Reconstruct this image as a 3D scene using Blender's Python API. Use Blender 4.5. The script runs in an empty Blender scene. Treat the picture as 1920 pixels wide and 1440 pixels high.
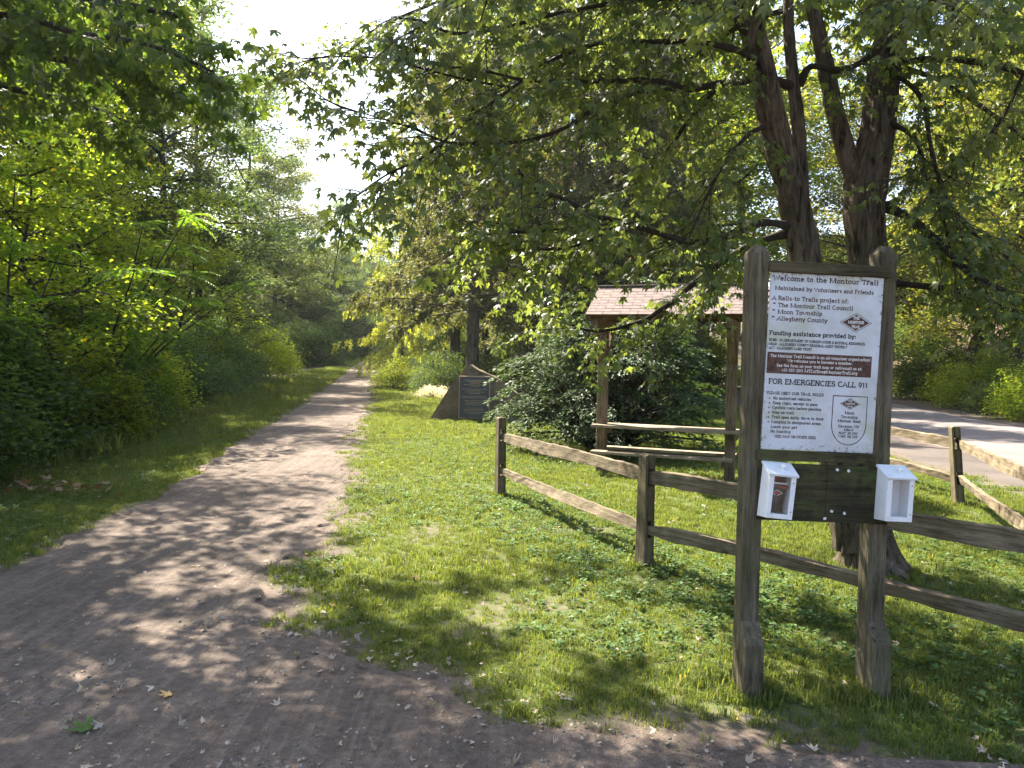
import bpy, bmesh, math, random
import numpy as np
from mathutils import Vector, Matrix

SC = bpy.context.scene
COL = SC.collection
rad = math.radians
# ------------------------------------------------------------------ camera, sky, sun, exposure
def setup_camera():
    P, R = rad(2.2), rad(1.0)
    f = Vector((0, math.cos(P), -math.sin(P))); u = Vector((0, math.sin(P), math.cos(P))); r = Vector((1, 0, 0))
    rc = math.cos(R) * r + math.sin(R) * u; uc = math.cos(R) * u - math.sin(R) * r
    cam = bpy.data.cameras.new('camera'); o = bpy.data.objects.new('camera', cam); COL.objects.link(o)
    m = Matrix((rc, uc, -f)).transposed().to_4x4(); m.translation = (0, 0, 1.68)
    o.matrix_world = m
    cam.sensor_width = 36; cam.lens = 36 * 1442 / 1920; cam.clip_end = 2000; cam.clip_start = .05
    SC.camera = o
setup_camera()
SUN_AZ, SUN_EL = -42.0, 48.0            # degrees: azimuth from +Y (view direction) towards +X
w = bpy.data.worlds.new('World'); SC.world = w; w.use_nodes = True
nt = w.node_tree; nt.nodes.clear()
sky = nt.nodes.new('ShaderNodeTexSky'); sky.sky_type = 'NISHITA'; sky.sun_disc = False
sky.sun_elevation = rad(SUN_EL); sky.sun_rotation = rad(SUN_AZ); sky.dust_density = 2.5; sky.air_density = 1.0; sky.ozone_density = 1.0
bg = nt.nodes.new('ShaderNodeBackground'); bg.inputs[1].default_value = .085
wo = nt.nodes.new('ShaderNodeOutputWorld')
nt.links.new(sky.outputs[0], bg.inputs[0]); nt.links.new(bg.outputs[0], wo.inputs[0])
sun = bpy.data.lights.new('sun', 'SUN'); sun.energy = 5.0; sun.angle = rad(.53); sun.color = (1, .91, .76)
so = bpy.data.objects.new('sun', sun); COL.objects.link(so)
tosun = Vector((math.sin(rad(SUN_AZ)) * math.cos(rad(SUN_EL)), math.cos(rad(SUN_AZ)) * math.cos(rad(SUN_EL)), math.sin(rad(SUN_EL))))
so.rotation_euler = tosun.to_track_quat('Z', 'Y').to_euler(); so.location = tosun * 60
SC.view_settings.view_transform = 'Standard'; SC.view_settings.look = 'None'
SC.view_settings.exposure = 2.5; SC.view_settings.gamma = 1; SC.view_settings.use_curve_mapping = False
cy = SC.cycles
cy.use_denoising = True; cy.max_bounces = 7; cy.diffuse_bounces = 4; cy.glossy_bounces = 2; cy.transmission_bounces = 5
cy.transparent_max_bounces = 6; cy.volume_bounces = 0; cy.sample_clamp_indirect = 6; cy.caustics_reflective = False; cy.caustics_refractive = False

# ------------------------------------------------------------------ helpers
def tag(o, label=None, cat=None, group=None, kind=None):
    if label: o['label'] = label
    if cat: o['category'] = cat
    if group: o['group'] = group
    if kind: o['kind'] = kind
    return o
def link(o, parent=None):
    COL.objects.link(o)
    if parent: o.parent = parent
    return o
def empty(name, loc=(0, 0, 0), rot=(0, 0, 0), scale=1):
    o = bpy.data.objects.new(name, None); o.location = loc; o.rotation_euler = rot
    o.scale = (scale,) * 3 if not hasattr(scale, '__len__') else scale
    o.empty_display_size = .2
    return link(o)
def obj(name, mesh, mat=None, parent=None):
    o = bpy.data.objects.new(name, mesh)
    if mat and not mesh.materials: mesh.materials.append(mat)
    return link(o, parent)
def np_mesh(name, V, Fs, rnd=None, smooth=False):
    """V (n,3); Fs list of (m,k) int arrays; rnd per-face float"""
    me = bpy.data.meshes.new(name)
    V = np.asarray(V, np.float32)
    me.vertices.add(len(V)); me.vertices.foreach_set('co', V.ravel())
    tot = sum(f.shape[0] * f.shape[1] for f in Fs); npoly = sum(f.shape[0] for f in Fs)
    loops = np.concatenate([f.ravel() for f in Fs]).astype(np.int32)
    sizes = np.concatenate([np.full(f.shape[0], f.shape[1], np.int32) for f in Fs])
    starts = np.concatenate([[0], np.cumsum(sizes)[:-1]]).astype(np.int32)
    me.loops.add(tot); me.polygons.add(npoly)
    me.loops.foreach_set('vertex_index', loops)
    me.polygons.foreach_set('loop_start', starts)
    me.polygons.foreach_set('use_smooth', np.full(npoly, bool(smooth)))
    if rnd is not None:
        a = me.attributes.new('rnd', 'FLOAT', 'FACE'); a.data.foreach_set('value', np.asarray(rnd, np.float32))
    me.update(calc_edges=True); me.validate()
    return me
class MB:
    """collects numpy pieces into one mesh"""
    def __init__(s): s.V = []; s.F = {}; s.R = {}; s.n = 0
    def add(s, V, F, rnd=0.5):
        V = np.asarray(V, float); F = np.asarray(F, int)
        s.V.append(V); k = F.shape[1]
        s.F.setdefault(k, []).append(F + s.n)
        s.R.setdefault(k, []).append(np.broadcast_to(np.asarray(rnd, float), (len(F),)))
        s.n += len(V)
    def mesh(s, name, smooth=False):
        ks = sorted(s.F)
        return np_mesh(name, np.concatenate(s.V), [np.concatenate(s.F[k]) for k in ks], np.concatenate([np.concatenate(s.R[k]) for k in ks]), smooth)
    def tube(s, P, R, n=6, rnd=.5, cap=False):
        V, F = tube(P, R, n); s.add(V, F, rnd)
def catmull(P, sub):
    P = np.asarray(P, float); Q = np.vstack([2 * P[0] - P[1], P, 2 * P[-1] - P[-2]]); out = []
    for i in range(1, len(Q) - 2):
        for t in np.linspace(0, 1, sub, endpoint=False):
            a, b, c, d = Q[i - 1], Q[i], Q[i + 1], Q[i + 2]
            out.append(.5 * (2 * b + (c - a) * t + (2 * a - 5 * b + 4 * c - d) * t * t + (3 * b - a - 3 * c + d) * t ** 3))
    out.append(P[-1]); return np.array(out)
def tube(P, R, n=6, disp=None):
    P = np.asarray(P, float); R = np.broadcast_to(np.asarray(R, float), (len(P),))
    T = np.gradient(P, axis=0); T /= np.linalg.norm(T, axis=1)[:, None] + 1e-9
    ref = np.array([0, 0, 1.]) if abs(T[0][2]) < .9 else np.array([1., 0, 0])
    A = np.cross(T, ref); A /= np.linalg.norm(A, axis=1)[:, None] + 1e-9
    B = np.cross(T, A)
    th = np.linspace(0, 2 * np.pi, n, endpoint=False)
    rr = R[:, None] * np.ones(n)[None]
    if disp is not None: rr = rr * disp(P, th)
    V = P[:, None] + rr[..., None] * (np.cos(th)[None, :, None] * A[:, None] + np.sin(th)[None, :, None] * B[:, None])
    i = np.arange(len(P) - 1)[:, None]; j = np.arange(n)[None]
    F = np.stack([i * n + j, i * n + (j + 1) % n, (i + 1) * n + (j + 1) % n, (i + 1) * n + j], -1).reshape(-1, 4)
    return V.reshape(-1, 3), F
def norm(a): return a / (np.linalg.norm(a, axis=-1, keepdims=True) + 1e-9)
def leaves(pos, tip, up, size, T, rng):
    """instances template T=(verts, faces) at pos, tip direction, approx normal; returns V,F,rnd"""
    tv, tf = T; n = len(pos)
    Y = norm(tip); Z = norm(up - (up * Y).sum(-1, keepdims=True) * Y); X = np.cross(Y, Z)
    s = np.broadcast_to(np.asarray(size, float), (n,))[:, None, None]
    V = pos[:, None] + s * (tv[None, :, 0:1] * X[:, None] + tv[None, :, 1:2] * Y[:, None] + tv[None, :, 2:3] * Z[:, None])
    F = tf[None] + (np.arange(n) * len(tv))[:, None, None]
    r = np.repeat(rng.random(n), len(tf))
    return V.reshape(-1, 3), F.reshape(-1, tf.shape[1]), r
KITE = (np.array([(0, 0, 0), (.3, .42, .1), (0, 1, 0), (-.3, .42, .1)]), np.array([(0, 1, 2), (0, 2, 3)]))
OVATE = (np.array([(0, 0, 0), (.25, .22, .08), (.28, .52, .09), (0, 1, -.06), (-.28, .52, .09), (-.25, .22, .08)]), np.array([(0, 1, 2, 3), (0, 3, 4, 5)]))
NEEDLE = (np.array([(0, 0, 0), (.17, .5, .03), (0, 1, 0), (-.17, .5, .03)]), np.array([(0, 1, 2), (0, 2, 3)]))
def maple_template():
    half = [(105, .5), (78, .34), (60, .62), (44, .95), (31, .62), (19, .40), (11, .72)]
    pts = [(0, 0)] + [(math.sin(rad(a)) * r, .25 + math.cos(rad(a)) * r * .85) for a, r in half] + [(0, 1.12)]
    pts += [(-x, y) for x, y in reversed(pts[1:-1])]
    V = [(0, .27, .03)] + [(x, y, -.22 * ((x) ** 2 + (y - .3) ** 2)) for x, y in pts]
    n = len(pts); F = [(0, 1 + (i + 1) % n, 1 + i) for i in range(n)]
    return np.array(V), np.array(F)
MAPLE = maple_template()

# ------------------------------------------------------------------ materials
def new_mat(name):
    m = bpy.data.materials.new(name); m.use_nodes = True; n = m.node_tree; n.nodes.clear()
    out = n.nodes.new('ShaderNodeOutputMaterial'); return m, n, out
def N(n, t, **k):
    x = n.nodes.new(t)
    for a, b in k.items(): setattr(x, a, b)
    return x
def ramp(n, fac, stops):
    r = N(n, 'ShaderNodeValToRGB'); e = r.color_ramp.elements
    while len(e) < len(stops): e.new(.5)
    for q, (p, c) in zip(e, stops): q.position = p; q.color = (*c, 1) if len(c) == 3 else c
    n.links.new(fac, r.inputs[0]); return r
def noise(n, scale, detail=4, rough=.55, vec=None, dist=0):
    x = N(n, 'ShaderNodeTexNoise'); x.inputs['Scale'].default_value = scale; x.inputs['Detail'].default_value = detail
    x.inputs['Roughness'].default_value = rough; x.inputs['Distortion'].default_value = dist
    if vec is not None: n.links.new(vec, x.inputs['Vector'])
    return x
def mapping(n, scale, src='Object'):
    tc = N(n, 'ShaderNodeTexCoord'); mp = N(n, 'ShaderNodeMapping'); mp.inputs['Scale'].default_value = scale
    n.links.new(tc.outputs[src], mp.inputs['Vector']); return mp.outputs[0]
def mix(n, a, b, f, mode='MIX'):
    x = N(n, 'ShaderNodeMix', data_type='RGBA', blend_type=mode)
    for i, s in ((0, f), (6, a), (7, b)):
        if isinstance(s, (int, float)): x.inputs[i].default_value = s
        elif isinstance(s, tuple): x.inputs[i].default_value = (*s, 1)
        else: n.links.new(s, x.inputs[i])
    return x.outputs[2]
def principled(n, out, col, rough=.8, spec=.3, bump=None, bstr=.3, bdist=.01):
    b = N(n, 'ShaderNodeBsdfPrincipled'); b.inputs['Roughness'].default_value = rough; b.inputs['Specular IOR Level'].default_value = spec
    if isinstance(col, tuple): b.inputs['Base Color'].default_value = (*col, 1)
    else: n.links.new(col, b.inputs['Base Color'])
    if bump is not None:
        k = N(n, 'ShaderNodeBump'); k.inputs['Strength'].default_value = bstr; k.inputs['Distance'].default_value = bdist
        n.links.new(bump, k.inputs['Height']); n.links.new(k.outputs[0], b.inputs['Normal'])
    n.links.new(b.outputs[0], out.inputs[0]); return b
def leaf_mat(name, a, b, c=None, trans=.45, spec=.22, rough=.55, tboost=1.0):
    """a..b leaf colours by per-leaf random value, c a rare autumn tint"""
    m, n, out = new_mat(name)
    at = N(n, 'ShaderNodeAttribute', attribute_name='rnd')
    stops = [(0, a), (.9, b)] + ([(.965, b), (.995, c)] if c else [])
    col = ramp(n, at.outputs['Fac'], stops).outputs[0]
    oi = N(n, 'ShaderNodeObjectInfo'); hs = N(n, 'ShaderNodeHueSaturation')
    mr = N(n, 'ShaderNodeMapRange'); mr.inputs[3].default_value = .75; mr.inputs[4].default_value = 1.25
    n.links.new(oi.outputs['Random'], mr.inputs[0]); n.links.new(mr.outputs[0], hs.inputs['Value']); n.links.new(col, hs.inputs['Color'])
    p = N(n, 'ShaderNodeBsdfPrincipled'); p.inputs['Roughness'].default_value = rough; p.inputs['Specular IOR Level'].default_value = spec
    n.links.new(hs.outputs[0], p.inputs['Base Color'])
    t = N(n, 'ShaderNodeBsdfTranslucent')
    tc = mix(n, hs.outputs[0], (2.4 * tboost, 2.2 * tboost, .9), 1.0, 'MULTIPLY'); n.links.new(tc, t.inputs[0])
    s = N(n, 'ShaderNodeMixShader'); s.inputs[0].default_value = trans
    n.links.new(p.outputs[0], s.inputs[1]); n.links.new(t.outputs[0], s.inputs[2]); n.links.new(s.outputs[0], out.inputs[0])
    return m
def wood_mat(name, a, b, dark, axis='Z', moss=0, rough=.85, dirt=True):
    m, n, out = new_mat(name)
    sc = {'X': (.8, 14, 14), 'Y': (14, .8, 14), 'Z': (14, 14, .8)}[axis]
    v = mapping(n, sc)
    g = noise(n, 3.2, 6, .65, v, .6); g2 = noise(n, 14, 3, .6, v)
    col = ramp(n, g.outputs[0], [(.3, dark), (.46, a), (.68, b)]).outputs[0]
    streak = ramp(n, g2.outputs[0], [(.3, (.16, .16, .16)), (.44, (1, 1, 1))]).outputs[0]
    col = mix(n, col, streak, .75, 'MULTIPLY')
    v2 = mapping(n, (1, 1, 1)); big = noise(n, 3.5, 4, .6, v2)
    stain = ramp(n, big.outputs[0], [(.35, (.5, .48, .42)), (.6, (1.1, 1.08, 1.05))]).outputs[0]
    col = mix(n, col, stain, .8, 'MULTIPLY')
    if moss:
        f = ramp(n, noise(n, 5, 5, .7, v2).outputs[0], [(.5, (0, 0, 0)), (.66, (moss,) * 3)]).outputs[0]
        col = mix(n, col, (.09, .11, .035), f)
    principled(n, out, col, rough, .2, g2.outputs[0], .8, .008)
    return m
def plain_mat(name, col, rough=.6, spec=.3, var=.12, nscale=8, bump=.0):
    m, n, out = new_mat(name)
    v = mapping(n, (1, 1, 1)); x = noise(n, nscale, 5, .6, v)
    lo = tuple(c * (1 - var) for c in col); hi = tuple(min(1, c * (1 + var)) for c in col)
    c = ramp(n, x.outputs[0], [(.3, lo), (.7, hi)]).outputs[0]
    principled(n, out, c, rough, spec, x.outputs[0] if bump else None, bump)
    return m
M = {}
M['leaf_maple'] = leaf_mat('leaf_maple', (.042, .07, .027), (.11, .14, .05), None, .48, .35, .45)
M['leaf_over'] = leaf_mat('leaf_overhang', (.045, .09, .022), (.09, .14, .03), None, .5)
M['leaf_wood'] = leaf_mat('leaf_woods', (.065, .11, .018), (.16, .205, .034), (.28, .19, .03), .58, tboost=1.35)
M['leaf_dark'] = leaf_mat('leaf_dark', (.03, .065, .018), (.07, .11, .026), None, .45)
M['leaf_lime'] = leaf_mat('leaf_lime', (.1, .15, .018), (.19, .23, .03), None, .55, tboost=1.2)
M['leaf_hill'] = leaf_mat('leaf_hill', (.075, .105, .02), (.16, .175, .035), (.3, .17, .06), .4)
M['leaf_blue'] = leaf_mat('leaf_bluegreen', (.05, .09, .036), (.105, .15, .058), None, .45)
M['leaf_con'] = leaf_mat('leaf_conifer', (.055, .075, .03), (.12, .13, .055), (.2, .14, .07), .35)
M['leaf_larch'] = leaf_mat('leaf_larch', (.14, .18, .03), (.24, .26, .05), None, .5)
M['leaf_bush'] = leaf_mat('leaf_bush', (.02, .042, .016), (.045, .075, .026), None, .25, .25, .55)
M['leaf_sumac'] = leaf_mat('leaf_sumac', (.045, .1, .014), (.085, .15, .02), None, .55, tboost=1.3)
M['grass'] = leaf_mat('grass', (.062, .1, .024), (.135, .158, .046), (.26, .22, .1), .42, .2, .6)
M['clover'] = leaf_mat('clover', (.04, .09, .025), (.085, .14, .045), None, .35, .2, .6)
M['dryleaf'] = leaf_mat('dry_leaf', (.2, .14, .095), (.42, .36, .3), (.4, .22, .05), .12, .3, .6)
M['flower'] = leaf_mat('pale_flower', (.45, .42, .4), (.7, .68, .66), None, .3)
def bark_mat(name, a, b, dark, scale=1.0):
    m, n, out = new_mat(name)
    v = mapping(n, (9 * scale, 9 * scale, 1.5 * scale)); x = noise(n, 2.4, 7, .7, v, .8)
    v2 = mapping(n, (1, 1, 1)); y = noise(n, 1.7, 3, .5, v2)
    col = ramp(n, x.outputs[0], [(.36, dark), (.5, a), (.68, b)]).outputs[0]
    st = ramp(n, y.outputs[0], [(.35, (.6, .62, .55)), (.65, (1.15, 1.08, 1))]).outputs[0]
    col = mix(n, col, st, .8, 'MULTIPLY')
    principled(n, out, col, .9, .15, x.outputs[0], .9, .03)
    return m
M['bark'] = bark_mat('bark_maple', (.1, .08, .062), (.19, .155, .122), (.018, .014, .01))
M['bark_dark'] = bark_mat('bark_dark', (.05, .042, .034), (.1, .085, .07), (.015, .012, .01))
M['twig'] = plain_mat('twig_bark', (.035, .028, .022), .85, .2, .4, 30)
M['post'] = wood_mat('sign_post_wood', (.11, .092, .062), (.18, .15, .105), (.035, .028, .018), 'Z', .4)
M['post_warm'] = wood_mat('shelter_wood', (.16, .118, .075), (.25, .19, .125), (.075, .05, .03), 'Z')
M['beam_warm'] = wood_mat('shelter_beam_wood', (.13, .075, .045), (.19, .12, .07), (.06, .035, .02), 'X')
M['plank'] = wood_mat('bench_plank_wood', (.27, .215, .155), (.38, .31, .235), (.12, .09, .06), 'X')
M['rail'] = wood_mat('fence_rail_wood', (.155, .122, .085), (.25, .205, .15), (.05, .037, .026), 'X', .35)
M['fpost'] = wood_mat('fence_post_wood', (.13, .105, .065), (.2, .165, .11), (.045, .035, .022), 'Z', .5)
M['ply'] = wood_mat('plywood_mossy', (.045, .04, .022), (.08, .068, .035), (.02, .018, .012), 'X', .6)
M['trim'] = wood_mat('sign_trim_wood', (.075, .062, .035), (.12, .1, .06), (.03, .024, .014), 'X', .5)
M['white'] = None
def white_mat():
    m, n, out = new_mat('white_painted_wood')
    v = mapping(n, (1, 1, 1)); x = noise(n, 14, 6, .7, v); y = noise(n, 60, 3, .6, v)
    c = ramp(n, x.outputs[0], [(.25, (.5, .48, .45)), (.42, (.78, .78, .79)), (.7, (.84, .84, .85))]).outputs[0]
    s = ramp(n, y.outputs[0], [(.24, (.35, .33, .3)), (.32, (1, 1, 1))]).outputs[0]
    c = mix(n, c, s, .6, 'MULTIPLY'); principled(n, out, c, .45, .4, x.outputs[0], .08); return m
M['white'] = white_mat()
def panel_mat():
    m, n, out = new_mat('sign_panel_print')
    v = mapping(n, (1, 1, 1)); x = noise(n, 6, 5, .65, v); y = noise(n, 46, 5, .75, v); z = noise(n, 4.2, 3, .6, v, .5)
    c = ramp(n, x.outputs[0], [(.3, (.44, .46, .45)), (.6, (.58, .6, .64))]).outputs[0]
    f = ramp(n, z.outputs[0], [(.54, (0, 0, 0)), (.7, (.7,) * 3)]).outputs[0]; c = mix(n, c, (.4, .4, .24), f)   # yellowed stains
    # rust spots gathered towards the edges of the sheet
    tc = N(n, 'ShaderNodeTexCoord'); sp = N(n, 'ShaderNodeSeparateXYZ'); n.links.new(tc.outputs['Generated'], sp.inputs[0])
    def edge(o):
        a = N(n, 'ShaderNodeMath', operation='SUBTRACT'); n.links.new(o, a.inputs[0]); a.inputs[1].default_value = .5
        b = N(n, 'ShaderNodeMath', operation='ABSOLUTE'); n.links.new(a.outputs[0], b.inputs[0]); return b.outputs[0]
    mx = N(n, 'ShaderNodeMath', operation='MAXIMUM'); n.links.new(edge(sp.outputs[0]), mx.inputs[0]); n.links.new(edge(sp.outputs[2]), mx.inputs[1])
    mr = N(n, 'ShaderNodeMapRange'); n.links.new(mx.outputs[0], mr.inputs[0]); mr.inputs[1].default_value = .41; mr.inputs[2].default_value = .5; mr.inputs[3].default_value = -.1; mr.inputs[4].default_value = .1
    ad = N(n, 'ShaderNodeMath', operation='ADD'); n.links.new(mr.outputs[0], ad.inputs[0]); n.links.new(y.outputs[0], ad.inputs[1])
    f2 = ramp(n, ad.outputs[0], [(.6, (0, 0, 0)), (.66, (.85,) * 3)]).outputs[0]; c = mix(n, c, (.09, .05, .035), f2)
    principled(n, out, c, .35, .45, x.outputs[0], .05); return m
M['panel'] = panel_mat()
M['ink_brown'] = plain_mat('print_brown', (.075, .035, .026), .5, .3, .7, 22)
M['ink_black'] = plain_mat('print_black', (.03, .03, .03), .5, .3, .7, 22)
M['ink_white'] = plain_mat('print_white', (.66, .62, .58), .5, .3, .15, 60)
def band_mat():
    m, n, out = new_mat('print_brown_band'); v = mapping(n, (1, 1, 1)); x = noise(n, 22, 6, .75, v, 1.2); y = noise(n, 9, 3, .6, v)
    c = ramp(n, x.outputs[0], [(.36, (.03, .016, .012)), (.5, (.085, .036, .026)), (.66, (.13, .065, .045))]).outputs[0]
    f = ramp(n, y.outputs[0], [(.58, (0, 0, 0)), (.7, (.5,) * 3)]).outputs[0]; c = mix(n, c, (.12, .1, .04), f)
    principled(n, out, c, .5, .3); return m
M['band'] = band_mat()
M['metal'] = plain_mat('weathered_bolt', (.12, .11, .1), .5, .5, .3, 50)
M['paper'] = plain_mat('paper_scrap', (.75, .74, .72), .7, .2)
M['orange'] = plain_mat('orange_tag', (.6, .12, .02), .6, .2)
M['brochure'] = plain_mat('brochure_black', (.02, .02, .022), .35, .4)
M['red'] = plain_mat('brochure_red', (.33, .03, .03), .4, .4)
def glass_mat():
    m, n, out = new_mat('acrylic_pane'); b = N(n, 'ShaderNodeBsdfGlossy'); b.inputs['Roughness'].default_value = .08
    t = N(n, 'ShaderNodeBsdfTransparent'); s = N(n, 'ShaderNodeMixShader'); s.inputs[0].default_value = .03
    n.links.new(t.outputs[0], s.inputs[1]); n.links.new(b.outputs[0], s.inputs[2]); n.links.new(s.outputs[0], out.inputs[0]); return m
M['glass'] = glass_mat()
def rock_mat():
    m, n, out = new_mat('sandstone'); v = mapping(n, (1, 1, 1)); x = noise(n, 3, 8, .7, v); y = noise(n, 18, 5, .7, v)
    c = ramp(n, x.outputs[0], [(.3, (.085, .062, .04)), (.55, (.16, .12, .078)), (.75, (.24, .18, .12))]).outputs[0]
    s = ramp(n, y.outputs[0], [(.3, (.55, .55, .5)), (.6, (1, 1, 1))]).outputs[0]; c = mix(n, c, s, .7, 'MULTIPLY')
    principled(n, out, c, .9, .2, y.outputs[0], .6, .02); return m
M['rock'] = rock_mat()
M['plaque'] = plain_mat('plaque_dark_bronze', (.022, .024, .03), .4, .5, .3, 5)
M['bronze'] = plain_mat('plaque_bronze_edge', (.32, .2, .1), .4, .5, .2, 12)
M['shingle'] = plain_mat('asphalt_shingle', (.165, .13, .12), .9, .2, .35, 9, .3)
M['concrete'] = plain_mat('grey_pole', (.2, .17, .14), .9, .2, .25, 4)
# ------------------------------------------------------------------ terrain
def smooth(a, b, x): t = np.clip((np.asarray(x, float) - a) / (b - a), 0, 1); return t * t * (3 - 2 * t)
_rn = np.random.default_rng(5).random((256, 256))
def vnoise(x, y, s, k=0):
    x = np.asarray(x, float) / s + 17.3 * k + 900; y = np.asarray(y, float) / s + 41.7 * k + 900
    i = np.floor(x).astype(int); j = np.floor(y).astype(int); u = x - i; v = y - j
    u = u * u * (3 - 2 * u); v = v * v * (3 - 2 * v); g = lambda a, b: _rn[a % 256, b % 256]
    return (g(i, j) * (1 - u) + g(i + 1, j) * u) * (1 - v) + (g(i, j + 1) * (1 - u) + g(i + 1, j + 1) * u) * v
def I(y, ys, xs): return np.interp(y, ys, xs)
def road_near(y): return I(y, [-40, 12.3, 16.4, 30, 50, 90, 160], [8.2, 8.2, 8.45, 9.8, 13, 22, 45])
def road_far(y): return I(y, [-40, 12, 20.4, 30.3, 50, 90, 160], [13.4, 13.4, 13.6, 15.2, 19, 29, 53])
TLY = [-40, -2, 0, 2, 4.2, 5.55, 8.54, 13.46, 20.56, 32, 45.7, 62, 80, 92, 104, 112]
TLX = [-14, -13, -8, -5, -3.9, -3.75, -3.95, -4.85, -5.95, -7.9, -10.1, -12.9, -15.6, -16.4, -13, -8]
TRY = [-40, 2.7, 2.85, 3.0, 3.12, 3.2, 3.42, 3.75, 4.11, 4.66, 5.53, 6.84, 8, 10.9, 15, 22, 40.5, 60, 82, 92, 100, 106]
TRX = [14, 12, 7, 4, 2.2, 1.1, .13, -.32, -.87, -1.42, -1.76, -1.72, -1.78, -2.3, -3.05, -4.15, -7.2, -10, -13.2, -12.5, -8, -3]
def trail_l(y): return I(y, TLY, TLX)
def trail_r(y): return I(y, TRY, TRX)
def shrub_line(y): return I(y, [0, 6, 9.5, 12, 16.5, 21, 35.6, 55, 78], [-5.6, -6.1, -6.4, -6.9, -7.6, -8.3, -11, -14, -17.4])
def hgt(x, y):
    x = np.asarray(x, float); y = np.asarray(y, float)
    z = .75 * smooth(24, 88, y)
    z = z + 13 * smooth(0, 34, x - road_far(y) - 1.6)
    z = z + 5 * smooth(105, 170, y)
    return z
def xyz(x, y, dz=0): return (float(x), float(y), float(hgt(x, y)) + dz)

def lawn_density(x, y):
    xl, xr = trail_l(y), trail_r(y); nz = vnoise(x, y, .35, 7) * .7 + vnoise(x, y, .1, 8) * .3
    dr = (x - xr); dl = (xl - x)
    edge = np.where(y < 5.2, np.minimum(dr, (y - I(x, [-1.76, -1.42, -.87, -.32, .13, 1.1, 2.2, 4, 7], [5.53, 4.66, 4.11, 3.75, 3.42, 3.2, 3.12, 3.0, 2.85])) * 1.2), dr)
    right = smooth(-.12, .5, edge + (nz - .52) * .9) * smooth(.1, -.4, x - road_near(y) + 1.5 + (nz - .5))
    left = smooth(-.1, .25, dl + (nz - .55) * .4) * smooth(-.5, .5, x - shrub_line(y) + .3 + (nz - .5))
    d = np.where(dr > -.3, right, np.where(dl > -.3, left, 0))
    bare = smooth(.7, .86, vnoise(x, y, .55, 11)) * np.where(y < 7.5, .55, .2)
    return d * (1 - bare)
def ground_mat():
    m, n, out = new_mat('lawn_soil')
    v = mapping(n, (1, 1, 1)); a = noise(n, 1.3, 6, .65, v); b = noise(n, 14, 6, .7, v); at = N(n, 'ShaderNodeAttribute', attribute_name='wood')
    lawn = ramp(n, a.outputs[0], [(.3, (.06, .075, .022)), (.5, (.065, .095, .02)), (.7, (.1, .12, .03))]).outputs[0]
    soil = ramp(n, b.outputs[0], [(.3, (.05, .035, .026)), (.6, (.13, .1, .075))]).outputs[0]
    f = ramp(n, b.outputs[0], [(.45, (0, 0, 0)), (.62, (.6,) * 3)]).outputs[0]
    c = mix(n, lawn, soil, f)
    sa = N(n, 'ShaderNodeAttribute', attribute_name='soil')
    dirt = ramp(n, b.outputs[0], [(.28, (.06, .046, .038)), (.5, (.115, .09, .075)), (.72, (.17, .14, .12))]).outputs[0]
    c = mix(n, c, dirt, sa.outputs['Fac'])
    litter = ramp(n, b.outputs[0], [(.3, (.025, .02, .012)), (.55, (.07, .05, .03)), (.75, (.12, .085, .05))]).outputs[0]
    c = mix(n, c, litter, at.outputs['Fac'])
    principled(n, out, c, .95, .1, b.outputs[0], .7, .03); return m
def trail_mat():
    m, n, out = new_mat('packed_gravel_dirt')
    v = mapping(n, (1, 1, 1)); a = noise(n, .9, 5, .6, v); b = noise(n, 22, 8, .75, v); c_ = noise(n, 120, 3, .6, v)
    vs = mapping(n, (4.5, .3, 1)); t = noise(n, 1.6, 3, .5, vs, .8)
    col = ramp(n, b.outputs[0], [(.28, (.115, .09, .075)), (.5, (.2, .165, .142)), (.72, (.29, .245, .213))]).outputs[0]
    col = mix(n, col, ramp(n, a.outputs[0], [(.3, (.62, .6, .58)), (.7, (1.18, 1.14, 1.1))]).outputs[0], .9, 'MULTIPLY')
    col = mix(n, col, ramp(n, t.outputs[0], [(.46, (.85, .84, .83)), (.53, (1.25, 1.22, 1.2)), (.6, (.95, .94, .93))]).outputs[0], .8, 'MULTIPLY')
    vo = N(n, 'ShaderNodeTexVoronoi'); vo.inputs['Scale'].default_value = 55; n.links.new(v, vo.inputs['Vector'])
    peb = ramp(n, vo.outputs['Distance'], [(.08, (1.5, 1.48, 1.45)), (.2, (1, 1, 1))]).outputs[0]; col = mix(n, col, peb, .45, 'MULTIPLY')
    ad = N(n, 'ShaderNodeMath', operation='ADD'); n.links.new(b.outputs[0], ad.inputs[0]); n.links.new(c_.outputs[0], ad.inputs[1])
    lump = noise(n, 5, 6, .7, v); ad2 = N(n, 'ShaderNodeMath', operation='MULTIPLY_ADD'); n.links.new(lump.outputs[0], ad2.inputs[0]); ad2.inputs[1].default_value = 2.2; n.links.new(ad.outputs[0], ad2.inputs[2])
    principled(n, out, col, .92, .2, ad2.outputs[0], .9, .035); return m
def asphalt_mat(name, lo, hi):
    m, n, out = new_mat(name); v = mapping(n, (1, 1, 1)); a = noise(n, .5, 5, .6, v); b = noise(n, 60, 4, .7, v)
    col = ramp(n, a.outputs[0], [(.3, lo), (.7, hi)]).outputs[0]
    col = mix(n, col, ramp(n, b.outputs[0], [(.3, (.7, .7, .7)), (.7, (1.2, 1.2, 1.2))]).outputs[0], .7, 'MULTIPLY')
    principled(n, out, col, .85, .25, b.outputs[0], .5, .01); return m
M['ground'] = ground_mat(); M['trail'] = trail_mat()
M['road'] = asphalt_mat('worn_asphalt', (.13, .112, .108), (.19, .165, .158)); M['shoulder'] = asphalt_mat('dark_gravel', (.06, .05, .045), (.12, .1, .085))
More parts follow.
